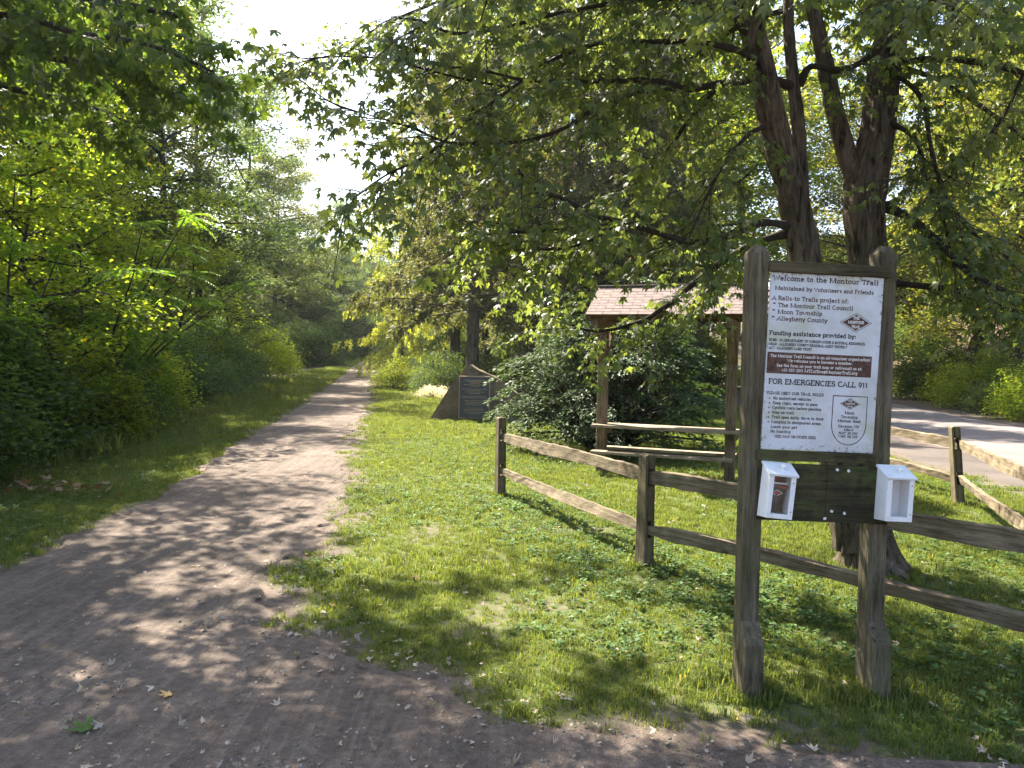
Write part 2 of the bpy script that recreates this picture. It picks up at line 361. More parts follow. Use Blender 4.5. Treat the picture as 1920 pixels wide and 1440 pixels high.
def build_ground():
    xs = np.concatenate([np.arange(-420, -50, 18), np.arange(-50, -8, 1.0), np.arange(-8, 5, .14), np.arange(5, 70, 1.0), np.arange(70, 421, 18)])
    ys = np.concatenate([np.arange(-60, -20, 8), np.arange(-20, 2.4, 1.0), np.arange(2.4, 14, .14), np.arange(14, 130, 1.0), np.arange(130, 620, 20)])
    X, Y = np.meshgrid(xs, ys); Z = hgt(X, Y)
    V = np.stack([X, Y, Z], -1).reshape(-1, 3); nx = len(xs); i = np.arange(len(ys) - 1)[:, None]; j = np.arange(nx - 1)[None]
    F = np.stack([i * nx + j, i * nx + j + 1, (i + 1) * nx + j + 1, (i + 1) * nx + j], -1).reshape(-1, 4)
    me = np_mesh('ground', V, [F], smooth=True)
    wd = np.clip(smooth(.2, -1.2, (X - shrub_line(Y))) + smooth(0, 3, X - road_far(Y) - .8) + smooth(34, 50, Y) * smooth(3, 9, X - trail_r(Y)), 0, 1).ravel()
    a = me.attributes.new('wood', 'FLOAT', 'POINT'); a.data.foreach_set('value', wd.astype(np.float32))
    a = me.attributes.new('soil', 'FLOAT', 'POINT'); a.data.foreach_set('value', (1 - smooth(.1, .75, lawn_density(X, Y))).ravel().astype(np.float32))
    tag(obj('ground', me, M['ground']), kind='structure')
def strip(name, ys, fl, fr, mat, dz, nx=14, jit=0, rough=0):
    t = np.linspace(0, 1, nx); ys = np.asarray(ys)
    L = fl(ys) + jit * (vnoise(ys, 0 * ys, .45, 1) + .6 * vnoise(ys, 0 * ys, .12, 2) - .8); R = fr(ys) + jit * (vnoise(ys, 0 * ys + 5, .5, 3) + .6 * vnoise(ys, 0 * ys, .13, 4) - .8)
    X = L[:, None] * (1 - t) + R[:, None] * t; Y = ys[:, None] + 0 * X; Z = hgt(X, Y) + dz - (dz + .012) * (np.minimum(t, 1 - t) < .01) + rough * ((vnoise(X, Y, .5, 61) - .5) * 1.2 + (vnoise(X, Y, .13, 62) - .5) * .6 + .9 * (np.abs(vnoise(X, Y * .12, .35, 63) - .5) - .15))
    V = np.stack([X, Y, Z], -1).reshape(-1, 3); i = np.arange(len(ys) - 1)[:, None]; j = np.arange(nx - 1)[None]
    F = np.stack([i * nx + j, i * nx + j + 1, (i + 1) * nx + j + 1, (i + 1) * nx + j], -1).reshape(-1, 4)
    return tag(obj(name, np_mesh(name, V, [F], smooth=True), mat), kind='structure')
build_ground()
strip('trail', np.concatenate([np.arange(-12, 2.6, .4), np.arange(2.6, 9, .04), np.arange(9, 24, .15), np.arange(24, 105, .8)]), trail_l, trail_r, M['trail'], .02, 64, .22, .012)
yr = np.concatenate([np.arange(-30, 110, 1.0)])
strip('road_shoulder', yr, lambda y: road_near(y) - 1.5, lambda y: road_near(y) + .3, M['shoulder'], .008, 6, .5)
strip('road', yr, road_near, road_far, M['road'], .022, 10, .12)

# ------------------------------------------------------------------ scattered ground cover
def scatter(name, P, rot, scl, idx, templates, label, cat):
    me = bpy.data.meshes.new(name); me.vertices.add(len(P)); me.vertices.foreach_set('co', np.asarray(P, np.float32).ravel())
    a = me.attributes.new('rot', 'FLOAT_VECTOR', 'POINT'); a.data.foreach_set('vector', np.asarray(rot, np.float32).ravel())
    a = me.attributes.new('scl', 'FLOAT', 'POINT'); a.data.foreach_set('value', np.asarray(scl, np.float32))
    a = me.attributes.new('idx', 'INT', 'POINT'); a.data.foreach_set('value', np.asarray(idx, np.int32))
    c = bpy.data.collections.new(name + '_pieces')
    for k, (tm, mat) in enumerate(templates):
        o = bpy.data.objects.new('%s_piece_%02d' % (name, k), tm); tm.materials.append(mat); c.objects.link(o)
    g = bpy.data.node_groups.new(name + '_nodes', 'GeometryNodeTree')
    g.interface.new_socket('Geometry', in_out='INPUT', socket_type='NodeSocketGeometry'); g.interface.new_socket('Geometry', in_out='OUTPUT', socket_type='NodeSocketGeometry')
    A = lambda t: g.nodes.new(t)
    gi, go = A('NodeGroupInput'), A('NodeGroupOutput'); ip = A('GeometryNodeInstanceOnPoints'); ci = A('GeometryNodeCollectionInfo')
    ci.inputs[0].default_value = c; ci.inputs['Separate Children'].default_value = True; ci.inputs['Reset Children'].default_value = True
    def at(nm, t):
        x = A('GeometryNodeInputNamedAttribute'); x.data_type = t; x.inputs[0].default_value = nm; return x.outputs[0]
    mp = A('GeometryNodeMeshToPoints'); g.links.new(gi.outputs[0], mp.inputs[0]); g.links.new(mp.outputs[0], ip.inputs['Points'])
    g.links.new(ci.outputs[0], ip.inputs['Instance']); ip.inputs['Pick Instance'].default_value = True
    g.links.new(at('idx', 'INT'), ip.inputs['Instance Index']); g.links.new(at('rot', 'FLOAT_VECTOR'), ip.inputs['Rotation']); g.links.new(at('scl', 'FLOAT'), ip.inputs['Scale'])
    g.links.new(ip.outputs[0], go.inputs[0])
    o = obj(name, me); md = o.modifiers.new('scatter', 'NODES'); md.node_group = g
    return tag(o, label, cat, kind='stuff')
def tuft(seed, n, h, spread, wdt):
    rng = np.random.default_rng(seed); b = MB()
    for k in range(n):
        a = rng.random() * 6.28; r = spread * math.sqrt(rng.random()); p = np.array([math.cos(a) * r, math.sin(a) * r, -.004])
        d = rng.random() * 6.28; lean = rng.uniform(.15, .75); hh = h * rng.uniform(.55, 1.15); dr = np.array([math.cos(d), math.sin(d), 0]); s = np.array([-dr[1], dr[0], 0]) * wdt * rng.uniform(.7, 1.3)
        q1 = p + dr * hh * lean * .3 + np.array([0, 0, hh * .6]); q2 = p + dr * hh * lean + np.array([0, 0, hh * (1 - .35 * lean)])
        b.add([p - s, p + s, q1 - s * .8, q1 + s * .8, q2], [(0, 1, 3, 2)], rng.random()); nb = b.n - 5
        b.F.setdefault(3, []).append(np.array([[nb + 2, nb + 3, nb + 4]])); b.R.setdefault(3, []).append(b.R[4][-1])
    return b.mesh('tuft%d' % seed)
def build_cover():
    rng = np.random.default_rng(3)
    P = []; S = []; IX = []
    for (x0, x1, y0, y1, dens, s0, big) in ((-6, 5, 2.6, 5.2, 620, .52, 0), (-7, 7, 5.2, 9, 420, .6, 0), (-8, 7.2, 9, 15, 230, .75, 0), (-10, 8, 15, 26, 95, 1.05, 1), (-14, 9, 26, 60, 22, 1.9, 1), (-17, 0, 60, 100, 6, 3, 1)):
        n = int((x1 - x0) * (y1 - y0) * dens); x = rng.uniform(x0, x1, n); y = rng.uniform(y0, y1, n)
        k = rng.random(n) < lawn_density(x, y)
        k &= ~((x > .7 * y + 1.5) | (x < -.75 * y - 1.2))
        x, y = x[k], y[k]
        P.append(np.stack([x, y, hgt(x, y)], -1)); S.append(s0 * rng.uniform(.65, 1.25, len(x)) * (.8 + .5 * vnoise(x, y, 1.2, 13))); IX.append(rng.integers(0, 6, len(x)))
    P = np.concatenate(P); S = np.concatenate(S); IX = np.concatenate(IX)
    rot = np.zeros_like(P); rot[:, 2] = rng.random(len(P)) * 6.28
    T = [(tuft(20 + k, 20, [.07, .085, .06, .095, .075, .05][k], .07, .0036), M['grass']) for k in range(6)]
    scatter('grass', P, rot, S, IX, T, 'mown green grass of the lawn on both sides of the dirt trail', 'grass')
    # broad-leaved weeds and clover between the grass
    T = []
    for k in range(5):
        r2 = np.random.default_rng(70 + k); n = 9; a = r2.random(n) * 6.28; el = r2.uniform(.1, .9, n)
        d = np.stack([np.cos(a), np.sin(a), el * .5], -1); p = np.stack([np.cos(a) * r2.uniform(.005, .06, n), np.sin(a) * r2.uniform(.005, .06, n), r2.uniform(.01, .06, n)], -1)
        V, F, R = leaves(p, d, np.tile([0, 0, 1.], (n, 1)) + r2.normal(0, .3, (n, 3)), r2.uniform(.018, .036, n) * (1.4 if k > 2 else 1), (OVATE[0] * np.array([1.5, 1, 1]), OVATE[1]), r2)
        b = MB(); b.add(V, F, R)
        T.append((b.mesh('weed%d' % k), M['clover']))
    n = 90000; x = rng.uniform(-7, 7, n); y = 2.8 + 14 * rng.random(n) ** 1.3
    pr = smooth(.42, .62, vnoise(x, y, 1.1, 21)) * lawn_density(x, y) * .22
    pr += .3 * lawn_density(x, y) * smooth(1.3, .2, np.abs(x - I(y, [3.8, 6.1, 9.1], [2.95, 1.08, -.12]))) * (y < 9.3)
    k = rng.random(n) < pr; x, y = x[k], y[k]; rot = np.zeros((len(x), 3)); rot[:, 2] = rng.random(len(x)) * 6.28
    scatter('ground_cover', np.stack([x, y, hgt(x, y)], -1), rot, rng.uniform(.4, .95, len(x)), rng.integers(0, 5, len(x)), T, 'low clover and broad leaved weeds growing through the lawn', 'ground cover')
    # uncut grass along the thicket and round the feet of posts and trunk
    y = np.concatenate([rng.uniform(4, 40, 2600), rng.normal(3.85, .12, 90), rng.normal(3.85, .12, 90), rng.normal(6.1, .12, 40), rng.normal(9.06, .1, 40), rng.normal(6.2, .35, 120), rng.normal(9, .12, 40), rng.uniform(10.2, 11.2, 60)])
    x = np.concatenate([shrub_line(y[:2600]) + rng.normal(-.15, .28, 2600), rng.normal(1.21, .13, 90), rng.normal(1.86, .16, 90), rng.normal(1.08, .1, 40), rng.normal(-.12, .1, 40), rng.normal(2.9, .4, 120), rng.normal(5.28, .12, 40), rng.uniform(1.2, 3.1, 60)])
    rot = np.zeros((len(x), 3)); rot[:, 2] = rng.random(len(x)) * 6.28; S = np.where(np.arange(len(x)) < 2600, rng.uniform(1.2, 4.5, len(x)) * (.4 + vnoise(x, y, .9, 51)), rng.uniform(.6, 1.25, len(x)))
    scatter('tall_grass', np.stack([x, y, hgt(x, y)], -1), rot, S, rng.integers(0, 3, len(x)), [(tuft(90 + k, 11, .085, .05, .003), M['grass']) for k in range(3)], 'longer uncut grass along the thicket and around the posts', 'grass')
    # leaf litter
    T = []
    for k in range(4):
        v = MAPLE[0].copy(); r2 = np.random.default_rng(k); v[:, 2] = .5 * (v[:, 0] ** 2) * (1 if k % 2 else -1.2) + .25 * v[:, 1] ** 2 * (1 if k < 2 else -.5) + r2.normal(0, .05, len(v)); v[:, 2] -= v[:, 2].min()
        T.append((np_mesh('litter%d' % k, v, [MAPLE[1]], np.full(len(MAPLE[1]), [.1, .45, .8, .97][k])), M['dryleaf']))
    n = 9000; x = rng.uniform(-6, 5, n); y = 2.6 + 13 * rng.random(n) ** 2
    dr = x - trail_r(y); band = np.exp(-((dr - .1) / .55) ** 2) * (y < 6) + .12 + .25 * (x > 1.8) * (y < 6.5)
    k = rng.random(n) < np.minimum(1, band) * .32; x, y = x[k], y[k]
    x2 = rng.uniform(-9, 8, 1500); y2 = rng.uniform(8, 34, 1500); kk = rng.random(1500) < .5 * (lawn_density(x2, y2) > .3) + .12; x = np.concatenate([x, x2[kk]]); y = np.concatenate([y, y2[kk]])
    n4 = 1500; x4 = rng.uniform(-3.5, 3, n4); y4 = 2.7 + 4 * rng.random(n4) ** 1.5; k4 = (x4 < trail_r(y4) + .6); x4, y4 = x4[k4], y4[k4]; nsc = len(x4); x = np.concatenate([x4, x]); y = np.concatenate([y4, y])
    x3 = rng.uniform(-1.2, .9, 900); y3 = rng.uniform(0, 24, 900); x = np.concatenate([x, shrub_line(y3) + x3 * .8 - .2]); y = np.concatenate([y, y3])
    rot = np.stack([rng.normal(0, .25, len(x)), rng.normal(0, .25, len(x)), rng.random(len(x)) * 6.28], -1)
    scatter('leaf_litter', np.stack([x, y, hgt(x, y) + .021], -1), rot, np.where(np.arange(len(x)) < nsc, rng.uniform(.006, .02, len(x)), rng.uniform(.015, .042, len(x))), rng.integers(0, 4, len(x)), T, 'small dry fallen leaves and leaf scraps strewn over trail and lawn', 'leaf litter')
    # gravel
    T = []
    for k in range(3):
        bm = bmesh.new(); bmesh.ops.create_icosphere(bm, subdivisions=1, radius=1); r2 = random.Random(k)
        for v in bm.verts: v.co = Vector((v.co.x * r2.uniform(.8, 1.3), v.co.y * r2.uniform(.6, 1.1), v.co.z * .55 * r2.uniform(.7, 1.2)))
        me = bpy.data.meshes.new('pebble%d' % k); bm.to_mesh(me); bm.free(); T.append((me, plain_mat('pebble%d' % k, [(.18, .155, .14), (.1, .105, .09), (.23, .2, .18)][k], .85, .2)))
    n = 30000; x = rng.uniform(-6, 4, n); y = 2.4 + 12 * rng.random(n) ** 2
    k = (x > trail_l(y) - .1) & (x < trail_r(y) + .35) & (rng.random(n) < .25 + 1.1 * vnoise(x, y, .6, 31) ** 2); x, y = x[k], y[k]
    rot = np.stack([rng.normal(0, .3, len(x)), rng.normal(0, .3, len(x)), rng.random(len(x)) * 6.28], -1)
    scatter('gravel', np.stack([x, y, hgt(x, y) + .02], -1), rot, .0025 + .0105 * rng.random(len(x)) ** 4, rng.integers(0, 3, len(x)), T, 'loose gravel and small stones on the dirt trail', 'gravel')
build_cover()
# ------------------------------------------------------------------ built things
def bbox(bm, x0, x1, y0, y1, z0, z1):
    vs = [bm.verts.new((x, y, z)) for z in (z0, z1) for y in (y0, y1) for x in (x0, x1)]
    for f in ((0, 2, 3, 1), (4, 5, 7, 6), (0, 1, 5, 4), (2, 6, 7, 3), (0, 4, 6, 2), (1, 3, 7, 5)): bm.faces.new([vs[i] for i in f])
    return vs
def bm_obj(name, bm, mat, parent=None, bevel=.004, mtx=None, wob=0):
    if bevel: bmesh.ops.bevel(bm, geom=[e for e in bm.edges], offset=bevel, segments=1, affect='EDGES', profile=.5)
    if wob:
        r = random.Random(name)
        for v in bm.verts: v.co += Vector((r.uniform(-wob, wob), r.uniform(-wob, wob), r.uniform(-wob, wob)))
    bmesh.ops.recalc_face_normals(bm, faces=bm.faces)
    if mtx: bmesh.ops.transform(bm, matrix=mtx, verts=bm.verts)
    me = bpy.data.meshes.new(name); bm.to_mesh(me); bm.free(); return obj(name, me, mat, parent)
def box(name, x0, x1, y0, y1, z0, z1, mat, parent=None, bevel=.004, mtx=None, wob=0):
    bm = bmesh.new(); bbox(bm, x0, x1, y0, y1, z0, z1); return bm_obj(name, bm, mat, parent, bevel, mtx, wob)
def prism(name, poly, z0, z1, mat, parent=None, bevel=.002, mtx=None):
    """poly in x,y extruded along z"""
    bm = bmesh.new(); a = [bm.verts.new((x, y, z0)) for x, y in poly]; b = [bm.verts.new((x, y, z1)) for x, y in poly]; n = len(poly)
    bm.faces.new(a[::-1]); bm.faces.new(b)
    for i in range(n): bm.faces.new((a[i], a[(i + 1) % n], b[(i + 1) % n], b[i]))
    return bm_obj(name, bm, mat, parent, bevel, mtx)
# --- slab-serif stroke lettering
def _arc(cx, cy, rx, ry, a0, a1, n=9): return [(cx + rx * math.cos(rad(a)), cy + ry * math.sin(rad(a))) for a in np.linspace(a0, a1, n)]
X_ = .68
G = {
 'A': (.84, [[(.02, 0), (.42, 1), (.82, 0)], [(.17, .33), (.67, .33)]]), 'B': (.72, [[(.14, 0), (.14, 1)], [(.14, 1), (.4, 1)] + _arc(.42, .75, .22, .25, 90, -90) + [(.14, .5)], [(.42, .5)] + _arc(.44, .25, .25, .25, 90, -90) + [(.14, 0)]]),
 'C': (.78, [_arc(.42, .5, .37, .5, 50, 310, 14)]), 'D': (.82, [[(.14, 0), (.14, 1)], [(.14, 1), (.36, 1)] + _arc(.38, .5, .38, .5, 90, -90, 12) + [(.14, 0)]]),
 'E': (.7, [[(.14, 0), (.14, 1)], [(.0, 1), (.64, 1), (.64, .82)], [(.14, .52), (.5, .52)], [(.0, 0), (.68, 0), (.68, .2)]]), 'F': (.66, [[(.14, 0), (.14, 1)], [(.0, 1), (.64, 1), (.64, .8)], [(.14, .52), (.5, .52)]]),
 'G': (.84, [_arc(.42, .5, .37, .5, 50, 360, 15)[:-1] + [(.76, .45)], [(.5, .45), (.84, .45)], [(.76, .45), (.76, .05)]]), 'H': (.84, [[(.14, 0), (.14, 1)], [(.7, 0), (.7, 1)], [(.14, .5), (.7, .5)]]),
 'I': (.34, [[(.17, 0), (.17, 1)]]), 'K': (.8, [[(.14, 0), (.14, 1)], [(.7, 1), (.16, .42)], [(.3, .58), (.74, 0)]]), 'L': (.68, [[(.14, 0), (.14, 1)], [(.0, 0), (.64, 0), (.64, .22)]]),
 'M': (1.22, [[(.14, 0), (.14, 1)], [(.14, 1), (.61, .02), (1.08, 1)], [(1.08, 0), (1.08, 1)]]), 'N': (.86, [[(.14, 0), (.14, 1)], [(.14, 1), (.72, 0)], [(.72, 0), (.72, 1)]]),
 'O': (.84, [_arc(.42, .5, .37, .5, 0, 360, 19)]), 'P': (.7, [[(.14, 0), (.14, 1)], [(.14, 1), (.4, 1)] + _arc(.4, .74, .24, .26, 90, -90) + [(.14, .48)]]),
 'R': (.8, [[(.14, 0), (.14, 1)], [(.14, 1), (.4, 1)] + _arc(.4, .75, .24, .25, 90, -90) + [(.14, .5)], [(.42, .5), (.74, 0)]]),
 'S': (.66, [_arc(.32, .74, .25, .26, 30, 265, 9) + _arc(.33, .25, .28, .25, 88, -150, 9)]), 'T': (.74, [[(.37, 0), (.37, 1)], [(.03, .8), (.03, 1), (.71, 1), (.71, .8)]]),
 'U': (.84, [[(.14, 1), (.14, .3)] + _arc(.42, .28, .28, .28, 180, 360, 9) + [(.7, 1)]]), 'V': (.82, [[(.04, 1), (.41, 0), (.78, 1)]]), 'W': (1.15, [[(.04, 1), (.3, 0), (.57, .9), (.84, 0), (1.1, 1)]]),
 'Y': (.8, [[(.04, 1), (.4, .46), (.76, 1)], [(.4, .46), (.4, 0)]]),
 'a': (.62, [_arc(.27, .47, .2, .2, 150, 0, 7) + [(.47, 0)], _arc(.26, .2, .2, .2, 60, 330, 10), [(.47, 0), (.58, 0)]]), 'b': (.66, [[(.12, 0), (.12, 1)], _arc(.36, .34, .24, .34, 0, 360, 13)]),
 'c': (.58, [_arc(.32, .34, .25, .34, 45, 315, 11)]), 'd': (.68, [[(.5, 0), (.5, 1)], _arc(.28, .34, .24, .34, 0, 360, 13), [(.5, 0), (.64, 0)], [(.36, 1), (.5, 1)]]),
 'e': (.6, [[(.06, .36), (.54, .36)] + _arc(.3, .34, .24, .34, 4, 315, 13)]), 'f': (.42, [[(.2, 0), (.2, .78)] + _arc(.35, .8, .15, .2, 180, 60, 6), [(.05, X_), (.38, X_)]]),
 'g': (.62, [_arc(.27, .4, .2, .26, 0, 360, 13), [(.47, .62), (.47, -.08)] + _arc(.27, -.08, .2, .2, 0, -150, 7), [(.47, .62), (.6, .66)]]), 'h': (.7, [[(.12, 0), (.12, 1)], _arc(.34, .42, .22, .26, 180, 0, 8) + [(.56, 0)]]),
 'i': (.34, [[(.17, 0), (.17, X_)], [(.17, .86), (.17, 1)]]), 'j': (.36, [[(.2, X_), (.2, -.1)] + _arc(.06, -.1, .14, .16, 0, -110, 5), [(.2, .86), (.2, 1)]]),
 'k': (.68, [[(.12, 0), (.12, 1)], [(.52, X_), (.14, .28)], [(.26, .42), (.58, 0)]]), 'l': (.34, [[(.17, 0), (.17, 1)]]), 'm': (1.04, [[(.12, 0), (.12, X_)], _arc(.31, .44, .19, .24, 180, 0, 8) + [(.5, 0)], _arc(.7, .44, .2, .24, 180, 0, 8) + [(.9, 0)]]),
 'n': (.7, [[(.12, 0), (.12, X_)], _arc(.34, .42, .22, .26, 180, 0, 8) + [(.56, 0)]]), 'o': (.62, [_arc(.31, .34, .25, .34, 0, 360, 15)]), 'p': (.66, [[(.12, -.28), (.12, X_)], _arc(.36, .34, .24, .34, 0, 360, 13)]),
 'r': (.52, [[(.14, 0), (.14, X_)], _arc(.34, .42, .2, .24, 180, 50, 6)]), 's': (.54, [_arc(.27, .5, .19, .18, 35, 265, 7) + _arc(.27, .17, .2, .17, 85, -145, 7)]), 't': (.44, [[(.19, .95), (.19, .16)] + _arc(.32, .15, .13, .15, 180, 310, 6), [(.04, X_), (.4, X_)]]),
 'u': (.7, [[(.12, X_), (.12, .24)] + _arc(.34, .24, .22, .24, 180, 360, 8) + [(.56, X_)], [(.56, .3), (.56, 0)]]), 'v': (.62, [[(.04, X_), (.31, 0), (.58, X_)]]), 'w': (.9, [[(.04, X_), (.24, 0), (.45, .6), (.66, 0), (.86, X_)]]),
 'x': (.64, [[(.05, X_), (.57, 0)], [(.57, X_), (.05, 0)]]), 'y': (.62, [[(.04, X_), (.32, 0)], [(.58, X_), (.2, -.28)]]), 'z': (.56, [[(.06, X_), (.5, X_), (.06, 0), (.52, 0)]]),
 '0': (.62, [_arc(.31, .5, .25, .5, 0, 360, 15)]), '1': (.44, [[(.08, .84), (.24, 1), (.24, 0)]]), '2': (.62, [_arc(.3, .73, .23, .27, 165, -30, 9) + [(.06, 0), (.57, 0)]]), '3': (.6, [_arc(.28, .76, .22, .24, 150, -90, 9), _arc(.28, .26, .25, .26, 90, -150, 10)]),
 '4': (.64, [[(.44, 0), (.44, 1), (.04, .3), (.6, .3)]]), '5': (.6, [[(.52, 1), (.12, 1), (.1, .55)] + _arc(.28, .31, .26, .31, 110, -150, 10)]), '7': (.6, [[(.05, .84), (.05, 1), (.55, 1), (.22, 0)]]),
 '8': (.62, [_arc(.31, .75, .21, .25, 0, 360, 13), _arc(.31, .25, .25, .25, 0, 360, 13)]), '9': (.62, [_arc(.31, .68, .24, .32, 0, 360, 13), _arc(.15, .68, .4, .68, 0, -75, 7)]),
 '-': (.4, [[(.06, .38), (.34, .38)]]), ':': (.28, [[(.14, 0), (.14, .15)], [(.14, .5), (.14, .65)]]), '.': (.26, [[(.13, 0), (.13, .15)]]), ',': (.28, [[(.16, .14), (.1, -.14)]]), "'": (.22, [[(.12, 1), (.1, .74)]]),
 '(': (.34, [_arc(.36, .42, .24, .62, 120, 240, 8)]), ')': (.34, [_arc(-.02, .42, .24, .62, 60, -60, 8)]), '*': (.46, [[(.23, .55), (.23, 1)], [(.04, .68), (.42, .88)], [(.42, .68), (.04, .88)]]),
 '!': (.28, [[(.14, 1), (.14, .3)], [(.14, .14), (.14, 0)]]), '&': (.8, [_arc(.34, .78, .17, .2, 300, 0, 9) + [(.68, .02)], _arc(.32, .26, .27, .27, 100, 330, 9) + [(.66, .5)]]), '/': (.44, [[(.02, -.1), (.42, 1.05)]]),
 '@': (.9, [_arc(.44, .32, .16, .2, 0, 360, 11), _arc(.44, .32, .38, .45, 300, -10, 14)]), '°': (.36, [_arc(.17, .86, .12, .13, 0, 360, 9)]), '•': (.36, [_arc(.17, .36, .09, .1, 0, 360, 9)]),
}
NOSERIF = set("-:.,'()*!&/@°•0123456789CGOSacegost")
def text_mesh(name, s, width, cap, wt=.15):
    """flat lettering in the x-z plane facing -y, baseline at 0, scaled to the given width"""
    strokes = []; x = 0
    for ch in s:
        if ch == ' ': x += .42; continue
        wd, st = G[ch]
        for q in st:
            strokes.append([(x + a, b) for a, b in q])
            if ch not in NOSERIF and len(q) >= 2:
                for e, o in ((q[0], q[1]), (q[-1], q[-2])):
                    if abs(e[1] - o[1]) < .12: continue
                    if min(abs(e[1]), abs(e[1] - 1), abs(e[1] - X_), abs(e[1] + .28)) > .01: continue
                    up = e[1] > o[1]; hw = .13
                    if up and ch.islower(): strokes.append([(x + e[0] - hw - .03, e[1]), (x + e[0] + (hw if ch in 'vwxyk' else .04), e[1])])
                    else: strokes.append([(x + e[0] - hw, e[1]), (x + e[0] + hw, e[1])])
        x += wd + .1
    sx = width / max(x - .1, .1); b = MB()
    for k, q in enumerate(strokes):
        P = np.array([(a * sx, c * cap) for a, c in q]); h = wt * 1.4 * cap / 2
        ser = len(q) == 2 and abs(q[0][1] - q[1][1]) < .01
        if ser: h *= .75
        T = np.gradient(P, axis=0) if len(P) > 2 else np.repeat(P[1:] - P[:1], 2, 0); T = norm(T); Nn = np.stack([-T[:, 1], T[:, 0]], -1)
        P2 = P.copy(); closed = np.allclose(P[0], P[-1])
        if not closed: P2[0] -= T[0] * h * .6; P2[-1] += T[-1] * h * .6
        A = P2 + Nn * h; B = P2 - Nn * h; y = -.00006 * (k % 9)
        V = np.concatenate([np.stack([A[:, 0], np.full(len(A), y), A[:, 1]], -1), np.stack([B[:, 0], np.full(len(B), y), B[:, 1]], -1)])
        n = len(P); i = np.arange(n - 1); b.add(V, np.stack([n + i, n + i + 1, i + 1, i], -1))
    return b.mesh(name)
def diamond(name, hw, hh, y, mat, parent, loc):
    me = np_mesh(name, [(-hw, y, 0), (0, y, -hh), (hw, y, 0), (0, y, hh)], [np.array([(0, 1, 2, 3)])]); o = obj(name, me, mat, parent); o.location = loc; return o
def outline(name, pts, wdt, y, mat, parent, closed=True):
    P = np.array(pts, float); n = len(P)
    Q = np.vstack([P[-1:], P, P[:1]]); T = norm(Q[2:] - Q[:-2]); Nn = np.stack([-T[:, 1], T[:, 0]], -1)
    a0 = norm(Q[1:-1] - Q[:-2]); cosh = np.clip((a0 * T).sum(-1), .5, 1)[:, None]
    A = P + Nn * wdt / 2 / cosh; B = P - Nn * wdt / 2 / cosh
    V = np.concatenate([np.stack([A[:, 0], np.full(n, y), A[:, 1]], -1), np.stack([B[:, 0], np.full(n, y), B[:, 1]], -1)]); i = np.arange(n); j = (i + 1) % n
    return obj(name, np_mesh(name, V, [np.stack([n + i, n + j, j, i], -1)]), mat, parent)

